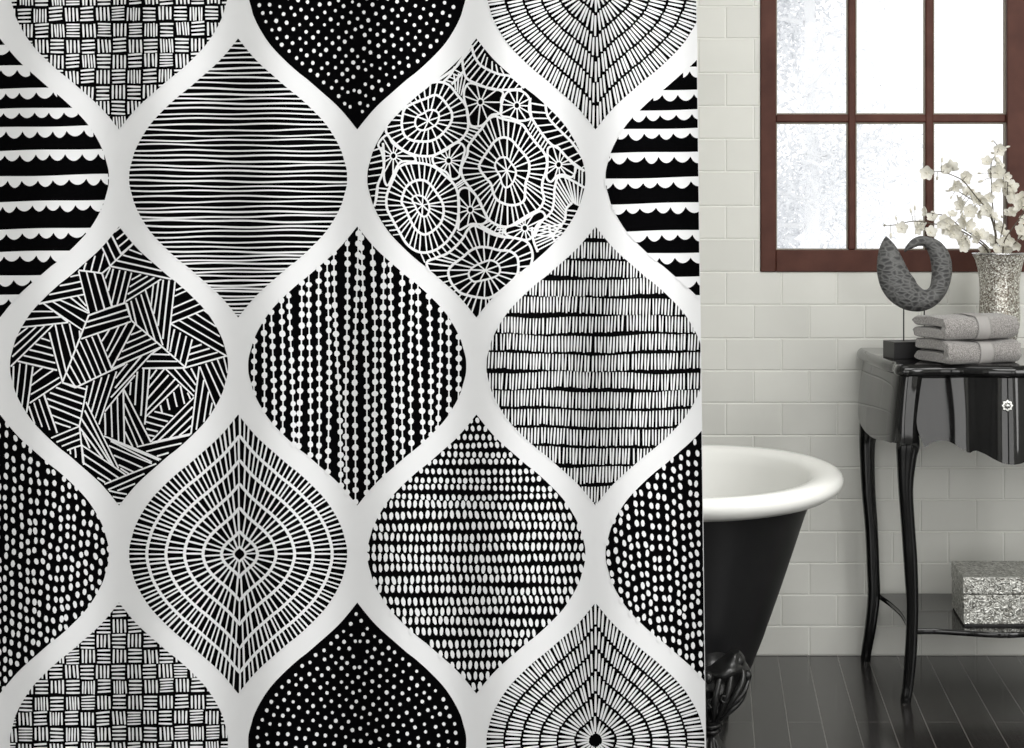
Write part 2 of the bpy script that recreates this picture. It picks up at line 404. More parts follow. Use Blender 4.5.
class Cell:
    def __init__(s, cx, cy, seed): s.cx, s.cy, s.r = cx, cy, random.Random(seed)
    def black(s):
        N = 44; ys = [-139.5+279*k/110 for k in range(111)]
        for a, b in zip(ys[:-1], ys[1:]):
            ha, hb = max(0, hw(a)), max(0, hw(b))
            for j in range(N):
                u, v = -1+2*j/N, -1+2*(j+1)/N
                q = [(s.cx+u*ha, s.cy+a), (s.cx+v*ha, s.cy+a), (s.cx+v*hb, s.cy+b), (s.cx+u*hb, s.cy+b)]
                if ha < 1e-3: q = q[1:]
                if hb < 1e-3: q = q[:-1]
                cpoly(q, .0004, 1)
    def off(s): return .0009+s.r.random()*.0001
    def ell(s, x, y, rx, ry, rot=0, n=9):
        if not inside(x, y, 1.2): return
        o = s.off(); c, d = math.cos(rot), math.sin(rot); pts = []
        for k in range(n):
            a = 2*PI*k/n; u, v = rx*math.cos(a)*s.r.uniform(.92, 1.08), ry*math.sin(a)*s.r.uniform(.94, 1.06)
            pts.append((s.cx+x+u*c-v*d, s.cy+y+u*d+v*c))
        cpoly(pts, o, 2)
    def stroke(s, pts, wd, mrg=2.5, step=5, ends=True):
        dn = []
        for a, b in zip(pts[:-1], pts[1:]):
            L = math.hypot(b[0]-a[0], b[1]-a[1]); k = max(1, int(L/min(step, 5.5)+.5))
            dn += [(a[0]+(b[0]-a[0])*i/k, a[1]+(b[1]-a[1])*i/k) for i in range(k)]
        dn.append(pts[-1]); o = s.off(); sec = []
        for i, p in enumerate(dn):
            a, b = dn[max(0, i-1)], dn[min(len(dn)-1, i+1)]; tx, ty = b[0]-a[0], b[1]-a[1]; L = math.hypot(tx, ty) or 1
            h = wd/2*(.8 if ends and i in (0, len(dn)-1) else 1)
            sec.append(((p[0]-ty/L*h, p[1]+tx/L*h), (p[0]+ty/L*h, p[1]-tx/L*h)))
        for i in range(len(dn)-1):
            ia, ib = inside(*dn[i], mrg), inside(*dn[i+1], mrg)
            if not (ia or ib): continue
            t0, t1 = 0., 1.
            if ia != ib:                       # shorten the piece to the cell's edge
                lo, hi = 0., 1.
                for _ in range(7):
                    md = (lo+hi)/2; ins = inside(dn[i][0]+(dn[i+1][0]-dn[i][0])*md, dn[i][1]+(dn[i+1][1]-dn[i][1])*md, mrg)
                    if ins == ia: lo = md
                    else: hi = md
                t0, t1 = (0, lo) if ia else (hi, 1)
            A, B = sec[i], sec[i+1]
            f = lambda p, q, t: (s.cx+p[0]+(q[0]-p[0])*t, s.cy+p[1]+(q[1]-p[1])*t)
            cpoly([f(A[0], B[0], t0), f(A[0], B[0], t1), f(A[1], B[1], t1), f(A[1], B[1], t0)], o, 2)

def k_stripes(c):
    r = c.r; y = -135
    while y < 138:
        p1, p2, a1 = r.uniform(0, 6), r.uniform(0, 6), r.uniform(.2, .75); tl = r.uniform(-.7, .7)
        f = lambda x: y+a1*math.sin(x/38+p1)+.45*math.sin(x/13+p2)+tl*x/110
        c.stroke([(x, f(x)) for x in range(-114, 115, 6)], r.uniform(1.45, 2.0), 2, 7)
        y += (5.1 if y < 70 else 4.3 if y < 105 else 3.7)+r.uniform(-.5, .5)
def k_basket(c):
    r = c.r; row = 0; y = -132
    while y < 140:
        hh = 15.6+r.uniform(-.5, .5); off = r.uniform(-1, 1)
        for i in range(-8, 9):
            x = i*15.6+off; yy = y+.012*x*(-1)+r.uniform(-.7, .7); a = r.uniform(-.05, .05)-.03
            hor = (i+row) % 2 == 0
            nst = 4 if r.random() < .75 else 5
            for k in range(nst):
                d = (-6.0+12.0*k/(nst-1))*(.97 if hor else .93); b = a+r.uniform(-.04, .04); L = 6.5+r.uniform(-.5, .4); wd = 2.1 if nst == 4 else 1.7
                if hor: p, q = (x-L, yy+d), (x+L, yy+d+2*L*b)
                else: p, q = (x+d, yy-L), (x+d-2*L*b, yy+L)
                c.stroke([p, q], wd, 2, 8)
        y += hh; row += 1
def k_finedots(c):
    r = c.r; s_ = .035
    while s_ < 1.0:
        n = max(3, int(PER*s_/9.3)); ph = r.random()
        for k in range(n):
            x, y = outline((k+ph+r.uniform(-.12, .12))/n); j = r.uniform(.985, 1.015)
            rad = r.uniform(1.45, 2.05)
            if abs(x*s_) < 2.5 and r.random() < .4: continue
            if inside(x*s_*j, y*s_*j, -2): c.ell(x*s_*j, y*s_*j, rad, rad*1.1)
        s_ += .088
def k_fan(c):
    r = c.r; ss = [.05, .185, .35, .51, .675, .835, 1.01]
    for a, b in zip(ss[:-1], ss[1:]):
        n = int(PERR*(a+b)/2/3.75)
        if a < .1: n = 24
        for k in range(n):
            t = (k+r.uniform(-.12, .12))/n; x, y = outline_r(t); g1, g2 = .007+r.uniform(0, .01), .006+r.uniform(0, .007)
            x2, y2 = outline_r(t+r.uniform(-.0008, .0008)); q = .55+.45*(a+b)/2
            c.stroke([(x*(a+g1), y*(a+g1)-2*(1-a)), (x2*(b-g2), y2*(b-g2)-2*(1-b))], 2.15, 2, 9)
def k_leaf(c):
    r = c.r; ss = [.055, .165, .335, .505, .675, .85, 1.02]
    for i, (a, b) in enumerate(zip(ss[:-1], ss[1:])):
        n = int(PERR*(a+b)/2/(4.9 if i > 3 else 5.4)); n = max(n, 16)
        c.stroke([(x*a+1.5, y*a) for x, y in [outline(k/90) for k in range(91)]], 3.0 if i else 2.2, 2, 4)
        for k in range(n):
            t = (k+r.uniform(-.15, .15))/n; x, y = outline_r(t)
            c.stroke([(x*a+1.5, y*a), (x*b+1.2, y*b)], r.uniform(1.5, 2.1), 2, 9)
def k_scallop(c):
    r = c.r
    for T in (24, 45, 66, 89, 109, 127.5, 151, 176.5, 202, 229.5, 252, 275.7, 294.5):
        y0 = T-178; x = -118.0; th = 4.6; o = c.off(); pr = r.uniform(0, 6)
        top = lambda x: y0-.022*x+.4*math.sin(x/17+pr)
        prev = None
        while x < 118:
            W = r.uniform(13.5, 17.5); D = r.uniform(5.0, 7.2); n = 8
            for k in range(n):
                a = x+W*k/n; b = x+W*(k+1)/n
                ya_ = top(a)+th+D*math.sin(PI*k/n)**.75; yb_ = top(b)+th+D*max(0, math.sin(PI*(k+1)/n))**.75
                m1 = (a+b)/2; mid = top(m1)+th
                if inside(m1, mid, 2) or inside(m1, top(m1), 2):
                    lo_, hi_ = 0., 139.4
                    for _ in range(9):
                        md = (lo_+hi_)/2
                        if hw(md) >= abs(m1): lo_ = md
                        else: hi_ = md
                    Yc = lo_+1.2; cl = lambda v: max(-Yc, min(Yc, v))
                    if abs(cl(top(m1))-cl(mid+3)) < .05: continue
                    q = [(a, cl(top(a))), (b, cl(top(b))), (b, cl(yb_)), (a, cl(ya_))]
                    if abs(q[0][1]-q[3][1]) < .02 or abs(q[1][1]-q[2][1]) < .02: continue
                    cpoly([(c.cx+p, c.cy+q_) for p, q_ in q], o, 2)
            x += W
def k_dots(c):
    r = c.r; col = 0; x = -106
    while x < 110:
        y = -136+r.uniform(0, 9)
        while y < 138:
            bend = .00018*x*y
            px = x+r.uniform(-1.3, 1.3)-bend*6; py = y-.055*abs(x)+r.uniform(-.9, .9)
            c.ell(px, py, r.uniform(1.8, 2.3), r.uniform(3.0, 3.8), r.uniform(-.35, .05), 9)
            y += 10.0+r.uniform(-.8, 1.0)
        x += 7.3+r.uniform(-.3, .5)
def k_dashrows(c):
    r = c.r; y = -134
    while y < 138:
        x = -110+r.uniform(0, 3); p = r.uniform(0, 6); pit = 8.5 if y < -50 else 10.6
        while x < 112:
            yy = y+1.1*math.sin(x/36+p)+r.uniform(-.4, .4)
            c.ell(x, yy, r.uniform(1.8, 2.25), pit*(.37 if y < -50 else .41)*r.uniform(.92, 1.05), r.uniform(-.28, .12), 9)
            x += 6.05+r.uniform(-.35, .45)
        y += pit
def k_beads(c):
    r = c.r; x = -103.0; k = 0
    while x < 106:
        p = r.uniform(0, 6); sl = r.uniform(-.012, .03); f = lambda y: x+1.1*math.sin(y/45+p)+sl*y
        c.stroke([(f(y), y) for y in range(-142, 143, 8)], 1.25, 2, 9)
        y = -140+r.uniform(0, 9)
        while y < 140:
            c.ell(f(y), y, r.uniform(2.6, 3.35), r.uniform(2.8, 3.4), 0, 10); y += 10.6+r.uniform(-1.3, 1.6)
        x += 9.25
def k_lines(c):
    r = c.r; y = -143.0
    while y < 140:
        x = -112.0; p = r.uniform(0, 6); p2 = r.uniform(0, 6)
        while x < 112:
            w1 = 1.3*math.sin(x/31+p)+.5*math.sin(x/11+p2); L = 16.0+r.uniform(-.7, .4); tl = r.uniform(-.9, .5)-.3
            y0 = y+w1+r.uniform(-.35, .35)
            c.stroke([(x, y0), (x+tl, y0+L)], r.uniform(1.45, 1.95), 1.5, 9); x += 3.15+r.uniform(-.15, .25)+(1.2 if r.random() < .04 else 0)
        y += 18.7
def half(poly, a, b, k):          # keep points with a*x+b*y <= k
    out = []
    for i in range(len(poly)):
        p, q = poly[i], poly[(i+1) % len(poly)]; fp, fq = k-a*p[0]-b*p[1], k-a*q[0]-b*q[1]
        if fp >= 0: out.append(p)
        if (fp > 0 > fq) or (fp < 0 < fq): t = fp/(fp-fq); out.append((p[0]+(q[0]-p[0])*t, p[1]+(q[1]-p[1])*t))
    return out
def power_cell(i, sites, box=150):
    x, y, w_ = sites[i]; poly = [(-box, -box), (box, -box), (box, box), (-box, box)]
    for j, (u, v, ww) in enumerate(sites):
        if j == i: continue
        a, b = 2*(u-x), 2*(v-y); k = (u*u+v*v-ww)-(x*x+y*y-w_)
        poly = half(poly, a, b, k)
        if len(poly) < 3: return []
    return poly
ZO = {'T': (60, 225), 'L': (5, 300), 'R': (110, 300), 'l': (5, 375), 'r': (110, 375), 'B': (60, 420), 'p': (0, 0),
      'a': (365, 85), 'b': (470, 85), 'c': (365, 150), 'd': (470, 150), 'e': (415, 225), 'f': (420, 35)}
def zp(z, x, y, o): k = 1 if z == 'p' else 8.5; return (ZO[z][0]+x/k-o[0], ZO[z][1]+y/k-o[1])
# patches of parallel strokes: edge A0-A1 joined to edge B0-B1 by n lines
HT = [('T',465,60,520,245,530,10,625,155,4),('T',360,190,440,90,430,350,520,250,3),('T',590,208,430,350,700,250,950,460,4),
('T',160,390,360,415,250,752,445,690,4),('T',610,465,560,650,690,420,862,460,4),('T',90,440,-180,668,165,425,205,590,4),('L',225,98,130,232,410,98,540,190,3),
('L',195,235,410,212,90,315,50,565,4),('L',310,325,110,520,385,350,445,597,5),('l',205,265,335,175,255,415,445,492,4),('l',395,535,530,640,635,435,650,597,4),
('L',790,290,640,350,910,590,775,662,4),('L',610,420,525,620,735,685,605,745,4),('R',180,295,25,582,270,258,445,395,5),('R',350,460,275,580,510,465,640,578,3),
('R',550,248,700,335,512,440,640,570,4),('R',530,70,515,200,785,-40,800,82,3),('R',515,200,800,85,1000,480,870,140,5),('R',680,410,645,575,780,378,985,478,4),
('l',760,45,950,-30,705,265,800,420,4),('B',190,215,205,365,560,465,435,515,3),('B',375,135,500,380,860,335,625,440,4),('r',430,255,600,90,445,320,635,245,4)]
SG = [('T',[(445,90,525,250),(625,160,425,350),(160,385,360,410),(360,410,425,355),(430,362,388,455),(455,372,412,560),(510,382,440,675),(560,392,485,690),(610,405,545,665),(365,425,440,690),(370,720,550,665),(425,355,360,410),(985,555,1050,525),(975,605,1085,555),(300,262,265,395),(375,240,330,400),(225,320,205,385)]),
('p',[(175.3,281.5,170.6,323.5),(170.6,323.5,167.6,350),(169.4,280.3,163,338.8),(163.5,279.7,158.2,325.9),(158.8,281.5,154,314),(153.5,285,151.2,306),
(127,303.2,131.8,320.6),(131.2,300.9,136.5,324.1),(135.9,297.9,148.2,334.1),(141.2,294.4,155.3,340.6),(145.3,289.1,163,345.3),(131.8,320.6,185.3,367),
(89.1,315.3,125.9,302.6),(87.4,321.8,127.6,309.4),(85,328.2,130,316),(81.5,338.8,131,321.5),(89.1,314.7,62.6,382.4),(125.9,302.6,131.8,320.6),
(43.8,303.5,82.6,330),(52,301,86.2,322.4),(59,299.4,88.5,313),(70.6,297.4,88.2,311),(77.6,295.6,86.5,306),(39,304,61.2,299.7),(45.6,304.7,68.5,322.4),
(13.8,365.9,13.2,388),(20.3,363.5,16.8,396.2),(26.8,364,22,406.8),(33.2,366.5,26.8,412.6),(18.5,361.2,57.4,370.2),
(79.7,425.6,83.2,463),(75.6,387.6,125,364),(75.6,387.6,62.6,382.4),
(109.7,329.4,102,341.2),(119.7,325,106.8,351.2),(128.2,321.8,108.5,357.6),(135.3,324,111.8,368.2),(98,334,112,368.2),
(200,366.5,215.9,406.8),(205.9,363.5,221.2,397.4),(211.8,361.8,224.7,388),(217.6,359.4,226.5,381.2),(224,357.6,227.6,373),
(199.4,366.5,191.2,433.8),(204.1,379.7,196.5,429.7),(208.8,391.5,204,422),(212.4,402.6,210,415),
(165.9,368.8,194.1,396.2),(174.7,368.8,194.7,391.5),(183.5,368.8,195.9,385),(191.2,368.2,197,379.7),(142.4,368.2,185.3,367.6),(185.3,367.6,226,356),
(157,369.4,150,378.8),(164.7,368.8,148.2,388.5),(168.8,375,147.6,399.1),(175.3,379.1,146.5,410.3),(179.4,384.4,145.9,416.8),
(131.2,382,130.2,395),(137.6,371.5,135.3,405),(143.9,368.5,141.2,415.6),(149.8,368.5,145,424.4),
(105,412.6,105.6,435),(141.8,355.9,115.3,388),(150.6,354.7,111.2,397.4),(135.3,375,105,411.5),(127.6,363.5,115.9,378.2),(150.6,354.7,161.5,347),
(87.4,385.6,79.7,425.6),(86.2,402,118.8,468.2),(85,410.3,114,466.5),(81.5,418.5,110.6,463.5),(80.3,428,103,458.2),(83,433,90,448.2),(191.2,433.8,152,442.5),(111,441,152,462)]),
('L',[(378,275,490,690),(430,210,520,610),(485,205,570,500),(550,200,600,420),(635,260,640,325)]),
('l',[(410,-40,222,90),(320,-62,236,5),(465,20,220,165),(480,60,212,238),(490,65,700,125),(435,105,680,190),(385,150,660,245),(360,200,655,310),(375,260,645,370),(400,340,630,430),(425,400,560,445),(335,165,445,490)]),
('B',[(85,245,92,290),(128,232,137,320),(185,200,205,380),(515,410,585,455),(320,490,385,530),(380,545,820,370),(410,592,720,455),(490,600,640,540),(420,600,570,630),(450,650,550,668),(485,708,525,705)]),
('r',[(115,115,350,570),(125,240,285,590),(128,350,235,600),(130,480,195,610),(115,115,125,600),(10,240,20,530),(65,190,75,560),(230,610,680,510),(310,650,610,580),(400,690,500,660),
(380,310,540,350),(330,350,495,395),(300,395,460,440),(310,455,410,480),(325,510,380,520),(715,190,345,570),(705,270,410,560),(700,350,500,545),(690,430,590,515),(660,150,685,205),(0,545,420,725)])]
def k_sketch(c):
    r = c.r; o = (119.1, 366); j = lambda: r.uniform(-.25, .25)
    for z, a, b, c_, d, e, f, g, h, n in HT:
        for k in range(n):
            t = k/(n-1); p = zp(z, a+(c_-a)*t, b+(d-b)*t, o); q = zp(z, e+(g-e)*t, f+(h-f)*t, o)
            c.stroke([p, ((p[0]+q[0])/2+j(), (p[1]+q[1])/2+j()), q], r.uniform(1.4, 1.7), 2, 10, False)
    for z, L in SG:
        for a, b, d, e in L:
            p, q = zp(z, a, b, o), zp(z, d, e, o)
            c.stroke([p, ((p[0]+q[0])/2+j(), (p[1]+q[1])/2+j()), q], r.uniform(1.4, 1.75), 2, 10, False)
# rings (closed), bands between two open lines, stars
FLW = [('a', (540,305), [[(430,300),(450,265),(500,240),(540,215),(590,215),(625,240),(630,280),(610,330),(560,365),(500,385),(455,375),(430,340)],
 [(320,270),(345,195),(440,145),(520,115),(600,85),(660,120),(710,185),(740,240),(735,310),(690,380),(630,440),(560,475),(480,480),(400,470),(340,430),(315,350)],
 [(180,370),(230,230),(350,120),(480,20),(597,-25),(707,-5),(787,85),(857,175),(872,255),(880,320),(870,390),(820,460),(740,510),(660,560),(580,600),(490,605),(410,590),(330,555),(250,490),(200,430)]], (7, 19, 34)),
 ('c', (490,470), [[(410,400),(450,385),(500,400),(535,440),(550,500),(530,555),(495,565),(455,530),(425,470),(405,430)],
 [(320,400),(350,320),(400,275),(460,255),(520,265),(570,310),(620,380),(660,450),(670,530),(650,610),(600,670),(540,710),(490,715),(430,670),(385,590),(345,500),(315,450)],
 [(280,160),(340,120),(430,110),(520,120),(600,150),(680,215),(750,280),(785,350),(800,450),(795,550),(780,640),(755,697),(715,757),(665,807),(595,852),(505,872),(425,852),(350,790),(290,690),(240,600),(190,500),(185,400),(210,320),(245,240)]], (7, 21, 38)),
 ('d', (315,175), [[(215,120),(250,70),(310,65),(350,110),(390,170),(385,230),(355,290),(310,320),(275,290),(255,220),(225,170)],
 [(80,150),(100,90),(160,-2),(210,-72),(280,-107),(350,-87),(410,-22),(480,60),(505,120),(500,200),(475,280),(470,360),(460,430),(400,465),(320,465),(240,430),(200,370),(180,290),(130,230)],
 [(210,-287),(290,-262),(380,-242),(450,-212),(500,-142),(560,-62),(620,8),(655,80),(650,170),(620,260),(615,340),(630,420),(590,500),(500,550),(420,600),(330,650),(240,640),(160,590),(110,500),(60,400),(0,320),(-57,240),(-72,150),(-22,40),(-12,-32),(58,-132),(100,-182),(150,-252)]], (8, 22, 46)),
 ('e', (600,385), [[(460,400),(500,355),(560,325),(640,300),(700,325),(725,380),(700,430),(620,460),(550,475),(500,480),(465,445)],
 [(285,400),(320,340),(400,280),(470,220),(540,190),(620,190),(720,215),(800,220),(860,260),(880,320),(870,420),(800,500),(690,590),(620,620),(540,615),(460,600),(380,570),(310,490)],
 [(100,340),(180,280),(270,245),(350,180),(410,110),(450,40),(500,5),(570,30),(640,70),(740,100),(850,110),(940,135),(985,190),(1000,280),(960,400),(850,560),(700,740),(590,830),(480,800),(380,700),(240,560)]], (8, 22, 38))]
BND = [('f', [(440,90),(460,170),(510,250),(590,300),(680,335),(770,350),(830,395),(890,450)], [(360,190),(370,290),(400,370),(500,420),(640,465),(870,460)], 14, 3),
 ('f', [(440,80),(460,170),(510,250),(590,300),(680,335),(740,345)], [(480,30),(540,95),(560,170),(610,220),(660,260),(700,280)], 8, 0),
 ('b', [(515,110),(505,220),(550,320),(640,450),(700,510),(760,545),(820,610),(900,690),(970,725)], [(640,140),(660,260),(720,340),(790,410),(860,480),(920,560),(970,640),(985,710)], 11, 3),
 ('b', [(650,240),(700,300),(770,390),(850,470),(920,560)], [(690,200),(760,280),(830,350),(900,440),(950,520)], 8, 0),
 ('d', [(870,450),(820,500),(805,600),(740,680),(700,740)], [(740,240),(720,330),(715,430),(690,530),(600,620),(550,740)], 14, 3),
 ('d', [(870,450),(880,450),(900,465),(930,480)], [(740,240),(790,225),(870,260),(975,320)], 6, 2),
 ('d', [(830,490),(815,590),(760,670),(700,740)], [(925,500),(870,620),(810,700),(750,748)], 7, 0), ('d', [(880,110),(975,180)], [(870,235),(975,320)], 3, 1),
 ('d', [(620,270),(615,340),(630,420),(600,490)], [(710,290),(720,350),(715,430),(680,540)], 7, 0),
 ('c', [(155,-60),(165,100),(150,200),(110,300),(95,420)], [(50,-20),(45,100),(30,200),(25,280),(60,420)], 8, 1),
 ('c', [(110,310),(100,400),(80,480)], [(205,320),(190,400),(185,480)], 5, 1),
 ('c', [(80,490),(150,610),(260,748)], [(185,490),(240,600),(320,740)], 6, 0),
 ('e', [(30,230),(120,230),(220,180),(300,120),(370,40)], [(70,330),(140,290),(270,240),(350,175),(420,80)], 9, 0),
 ('a', [(890,340),(870,400),(820,460)], [(985,360),(950,440),(890,510)], 5, 0),
 ('b', [(490,340),(530,440),(630,570)], [(520,270),(590,370),(670,500)], 8, 0),
 ('d', [(160,600),(250,650),(300,660)], [(80,630),(200,700),(300,740)], 6, 2),
 ('a', [(420,600),(560,610)], [(430,660),(570,670)], 5, 0), ('c', [(760,290),(790,330)], [(830,240),(850,290)], 3, 0),
 ('f', [(300,460),(330,500),(360,520)], [(270,330),(350,330),(400,380)], 4, 0), ('f', [(200,400),(260,340),(300,270)], [(270,420),(320,370),(370,310)], 4, 3),
 ('f', [(440,85),(350,215),(300,280),(210,345),(130,395)], [(430,95),(340,225),(290,290),(200,355),(120,405)], 0, 3), ('p', [(532,227),(533.5,240),(538,252)], [(549,224),(551,234),(556,242)], 7, 3), ('p', [(549,225),(551,234),(556,242)], [(563,222),(562,230),(560,238)], 5, 0), ('e', [(770,10),(780,70)], [(700,10),(700,80)], 3, 0)]
STR = [('f', (515,570), [(385,450),(430,410),(540,440),(700,480),(690,560),(690,660),(610,680),(560,740),(510,775),(430,765),(405,650),(375,530)], 11),
 ('f', (825,600), [(700,570),(740,490),(800,470),(870,480),(930,540),(940,640),(940,710),(850,730),(760,700),(690,680)], 12),
 ('a', (243,603), [(115,500),(190,425),(240,500),(330,560),(420,610),(420,650),(320,650),(270,700),(200,850),(165,800),(160,650),(140,560)], 12),
 ('a', (713,643), [(580,610),(680,560),(790,490),(850,540),(830,640),(810,720),(800,780),(740,800),(690,740),(600,690)], 13),
 ('c', (897,507), [(800,350),(860,320),(930,370),(980,440),(1002,500),(1042,580),(1000,630),(900,630),(800,680),(800,600),(795,450)], 11),
 ('d', (467,663), [(310,660),(400,630),(500,570),(600,520),(640,570),(570,640),(540,720),(500,760),(430,760),(310,720)], 13),
 ('d', (755,125), [(660,40),(670,-20),(740,-30),(800,40),(880,110),(900,160),(870,230),(800,210),(740,220),(690,270),(650,230),(660,130)], 13)]
def rayhit(cv_, c, th):
    dx, dy = math.cos(th), math.sin(th); best = None
    for p, q in zip(cv_, cv_[1:]+cv_[:1]):
        ex, ey = q[0]-p[0], q[1]-p[1]; den = dx*ey-dy*ex
        if abs(den) < 1e-9: continue
        t = ((p[0]-c[0])*ey-(p[1]-c[1])*ex)/den; u = ((p[0]-c[0])*dy-(p[1]-c[1])*dx)/den
        if t > 0 and -1e-6 <= u <= 1+1e-6 and (best is None or t > best): best = t
    return None if best is None else (c[0]+dx*best, c[1]+dy*best)
def closed(pts, n=5):
    m_ = len(pts); out = []
    for i in range(m_):
        p0, p1, p2, p3 = [pts[(i+k-1) % m_] for k in range(4)]
        for k in range(n):
            t = k/n; out.append(tuple(.5*((2*b)+(-a+c_)*t+(2*a-5*b+4*c_-d)*t*t+(-a+3*b-3*c_+d)*t**3) for a, b, c_, d in zip(p0, p1, p2, p3)))
    return out
def along(pts, t):
    L = [0]
    for a, b in zip(pts, pts[1:]): L.append(L[-1]+math.hypot(b[0]-a[0], b[1]-a[1]))
    s_ = t*L[-1]
    for i in range(len(pts)-1):
        if s_ <= L[i+1]+1e-9: q = (s_-L[i])/max(1e-9, L[i+1]-L[i]); return (pts[i][0]+(pts[i+1][0]-pts[i][0])*q, pts[i][1]+(pts[i+1][1]-pts[i][1])*q)
    return pts[-1]
def k_flowers(c):
    r = c.r; o = (476.5, 178)
    for z, ctr, rings, ns in FLW:
        ce = zp(z, *ctr, o); rg = [closed([zp(z, x, y, o) for x, y in q]) for q in rings]
        for i, q in enumerate(rg): c.stroke(q+[q[0]], 2.0 if i == 0 else 2.5, 2, 4, False)
        for i, n in enumerate(ns):
            # even spacing along the outer ring of the band
            oc = rg[i]; peri = oc+[oc[0]]
            for k in range(n):
                p = along(peri, min(1, max(0, (k+r.uniform(-.15, .15)+.3)/n))); th = math.atan2(p[1]-ce[1], p[0]-ce[0])
                q = ce if i == 0 else rayhit(rg[i-1], ce, th)
                if q: c.stroke([q, p], r.uniform(1.35, 1.7), 2, 9)
    for z, A, B, n, dr in BND:
        A = catmull([zp(z, x, y, o) for x, y in A], 4); B = catmull([zp(z, x, y, o) for x, y in B], 4)
        if dr & 1: c.stroke(A, 2.4, 2, 4, False)
        if dr & 2: c.stroke(B, 2.4, 2, 4, False)
        for k in range(n):
            t = (k+.5+r.uniform(-.12, .12))/n; c.stroke([along(A, t), along(B, t)], r.uniform(1.35, 1.75), 2, 9)
    for z, ctr, out, n in STR:
        ce = zp(z, *ctr, o); q = closed([zp(z, x, y, o) for x, y in out], 4); c.stroke(q+[q[0]], 2.2, 2, 4, False)
        c.stroke([(ce[0]+3.1*math.cos(a), ce[1]+3.4*math.sin(a)) for a in [2*PI*k/12 for k in range(13)]], 1.5, 2, 4, False)
        for k in range(n):
            th = 2*PI*(k+r.uniform(-.15, .15))/n; p = rayhit(q, ce, th)
            if p: c.stroke([(ce[0]+3*math.cos(th), ce[1]+3*math.sin(th)), p], 1.45, 2, 9)

KIND = {(0, 0): k_scallop, (1, 0): k_stripes, (2, 0): k_flowers, (0, 2): k_dots, (1, 2): k_leaf, (2, 2): k_dashrows,
        (0, 3): k_basket, (1, 3): k_finedots, (2, 3): k_fan, (0, 1): k_sketch, (1, 1): k_beads, (2, 1): k_lines}
# curtain cloth: front, back and edges, then the print laid on the front
xs_ = [CL+k*6 for k in range(int((CR(0)-CL)/6))]; ys_ = [CT+(CB-CT)*k/90 for k in range(91)]
def crow(py, off): 
    row = [CP(x, py, off) for x in xs_ if x < CR(py)-2]
    row = [CP(CL+(CR(py)-CL)*k/156, py, off) for k in range(157)]
    return row
cb = MB()
fr_, bk_ = [crow(y, 0) for y in ys_], [crow(y, -.0012) for y in ys_]
cb.quad_grid(fr_); cb.quad_grid([list(reversed(q)) for q in bk_])
cb.quad_grid([[p[-1] for p in fr_], [p[-1] for p in bk_]]); cb.quad_grid([[p[0] for p in bk_], [p[0] for p in fr_]])
cb.quad_grid([bk_[0], fr_[0]]); cb.quad_grid([fr_[-1], bk_[-1]])
n_base = len(cb.f)
seed = 11
for col in range(-2, 7):
    for row in range(-4, 5):
        odd = col % 2
        if (row % 2) != odd: continue
        cx = 119.1*col; cy = 178+188*row
        if cx+110 < CL or cy+140 < CT or cy-140 > CB: continue
        seed += 1
        c = Cell(cx, cy, seed); c.black()
        if odd == 0: kd = KIND[((col//2) % 3, row % 4)]
        else: kd = KIND[(((col-1)//2) % 3, row % 4)]
        kd(c)
base = len(cb.v)
allv = cb.v+cv; allf = cb.f+[tuple(base+i for i in f) for f in cf]; allm = [0]*n_base+cm
cur = mesh_obj('shower_curtain', allv, allf, [M['cloth'], M['print_black'], M['print_white']], None, allm)
sm_ = [i < n_base for i in range(len(allf))]; cur.data.polygons.foreach_set('use_smooth', sm_)
bm = bmesh.new(); bm.from_mesh(cur.data); bmesh.ops.remove_doubles(bm, verts=[v for v in bm.verts if v.index >= base], dist=.00001); bm.to_mesh(cur.data); bm.free()
me = cur.data; me.polygons.foreach_set('use_smooth', [True]*len(me.polygons))
for i in range(1, 1): pass
tag(cur, 'white shower curtain printed with large black ogee shapes, each filled with a different hand-drawn pattern', 'shower curtain')
rd = MB(); rd.tube([(XL, CD, 2.012), (XR, CD, 2.012)], .012, 16); struct(rd.build('trim_1', M['chrome'], None, True))

# ------------------------------------------------------------------ bathtub
TY = 3.35; TXR = -.04; TXL = -1.10
tub = empty('bathtub', (-.57, TY, 0), 'white roll-top clawfoot bathtub with a matt black outside, half hidden behind the curtain', 'bathtub')
def plan(a, b, y0=0, n=72):          # stadium with elliptical ends
    pts = []
    for k in range(n):
        t = 2*PI*k/n; cx = TXR if math.cos(t) >= 0 else TXL
        pts.append((cx+a*math.cos(t), TY+y0+b*math.sin(t)))
    return pts
def ring(a, b, z, y0=0): return [(x, y, z) for x, y in plan(a, b, y0)]
o = MB()
rim = [(.300, .385, .545), (.306, .392, .553), (.308, .395, .563), (.303, .391, .574), (.290, .379, .580), (.270, .362, .580), (.252, .346, .576), (.240, .335, .566), (.233, .328, .545), (.208, .304, .45), (.165, .262, .32), (.125, .215, .24), (.07, .15, .20), (.02, .06, .192), (.0, .01, .191)]
under = [(.262, .348, .538), (.285, .370, .536), (.300, .385, .545)]
o.quad_grid([ring(*q) for q in under+rim[1:]], close_u=True)
ob = o.build('basin', M['enamel'], None, True); rebase(ob, tub)
o = MB()
shell_ = [(.256, .348, .540), (.240, .340, .520), (.228, .330, .49), (.208, .315, .43), (.176, .292, .335), (.144, .268, .245), (.122, .250, .19), (.106, .232, .155), (.085, .19, .128), (.04, .10, .118), (0, .01, .117)]
o.quad_grid([ring(*q) for q in shell_], close_u=True)
ob = o.build('outer_shell', M['tub_black'], None, True); rebase(ob, tub)
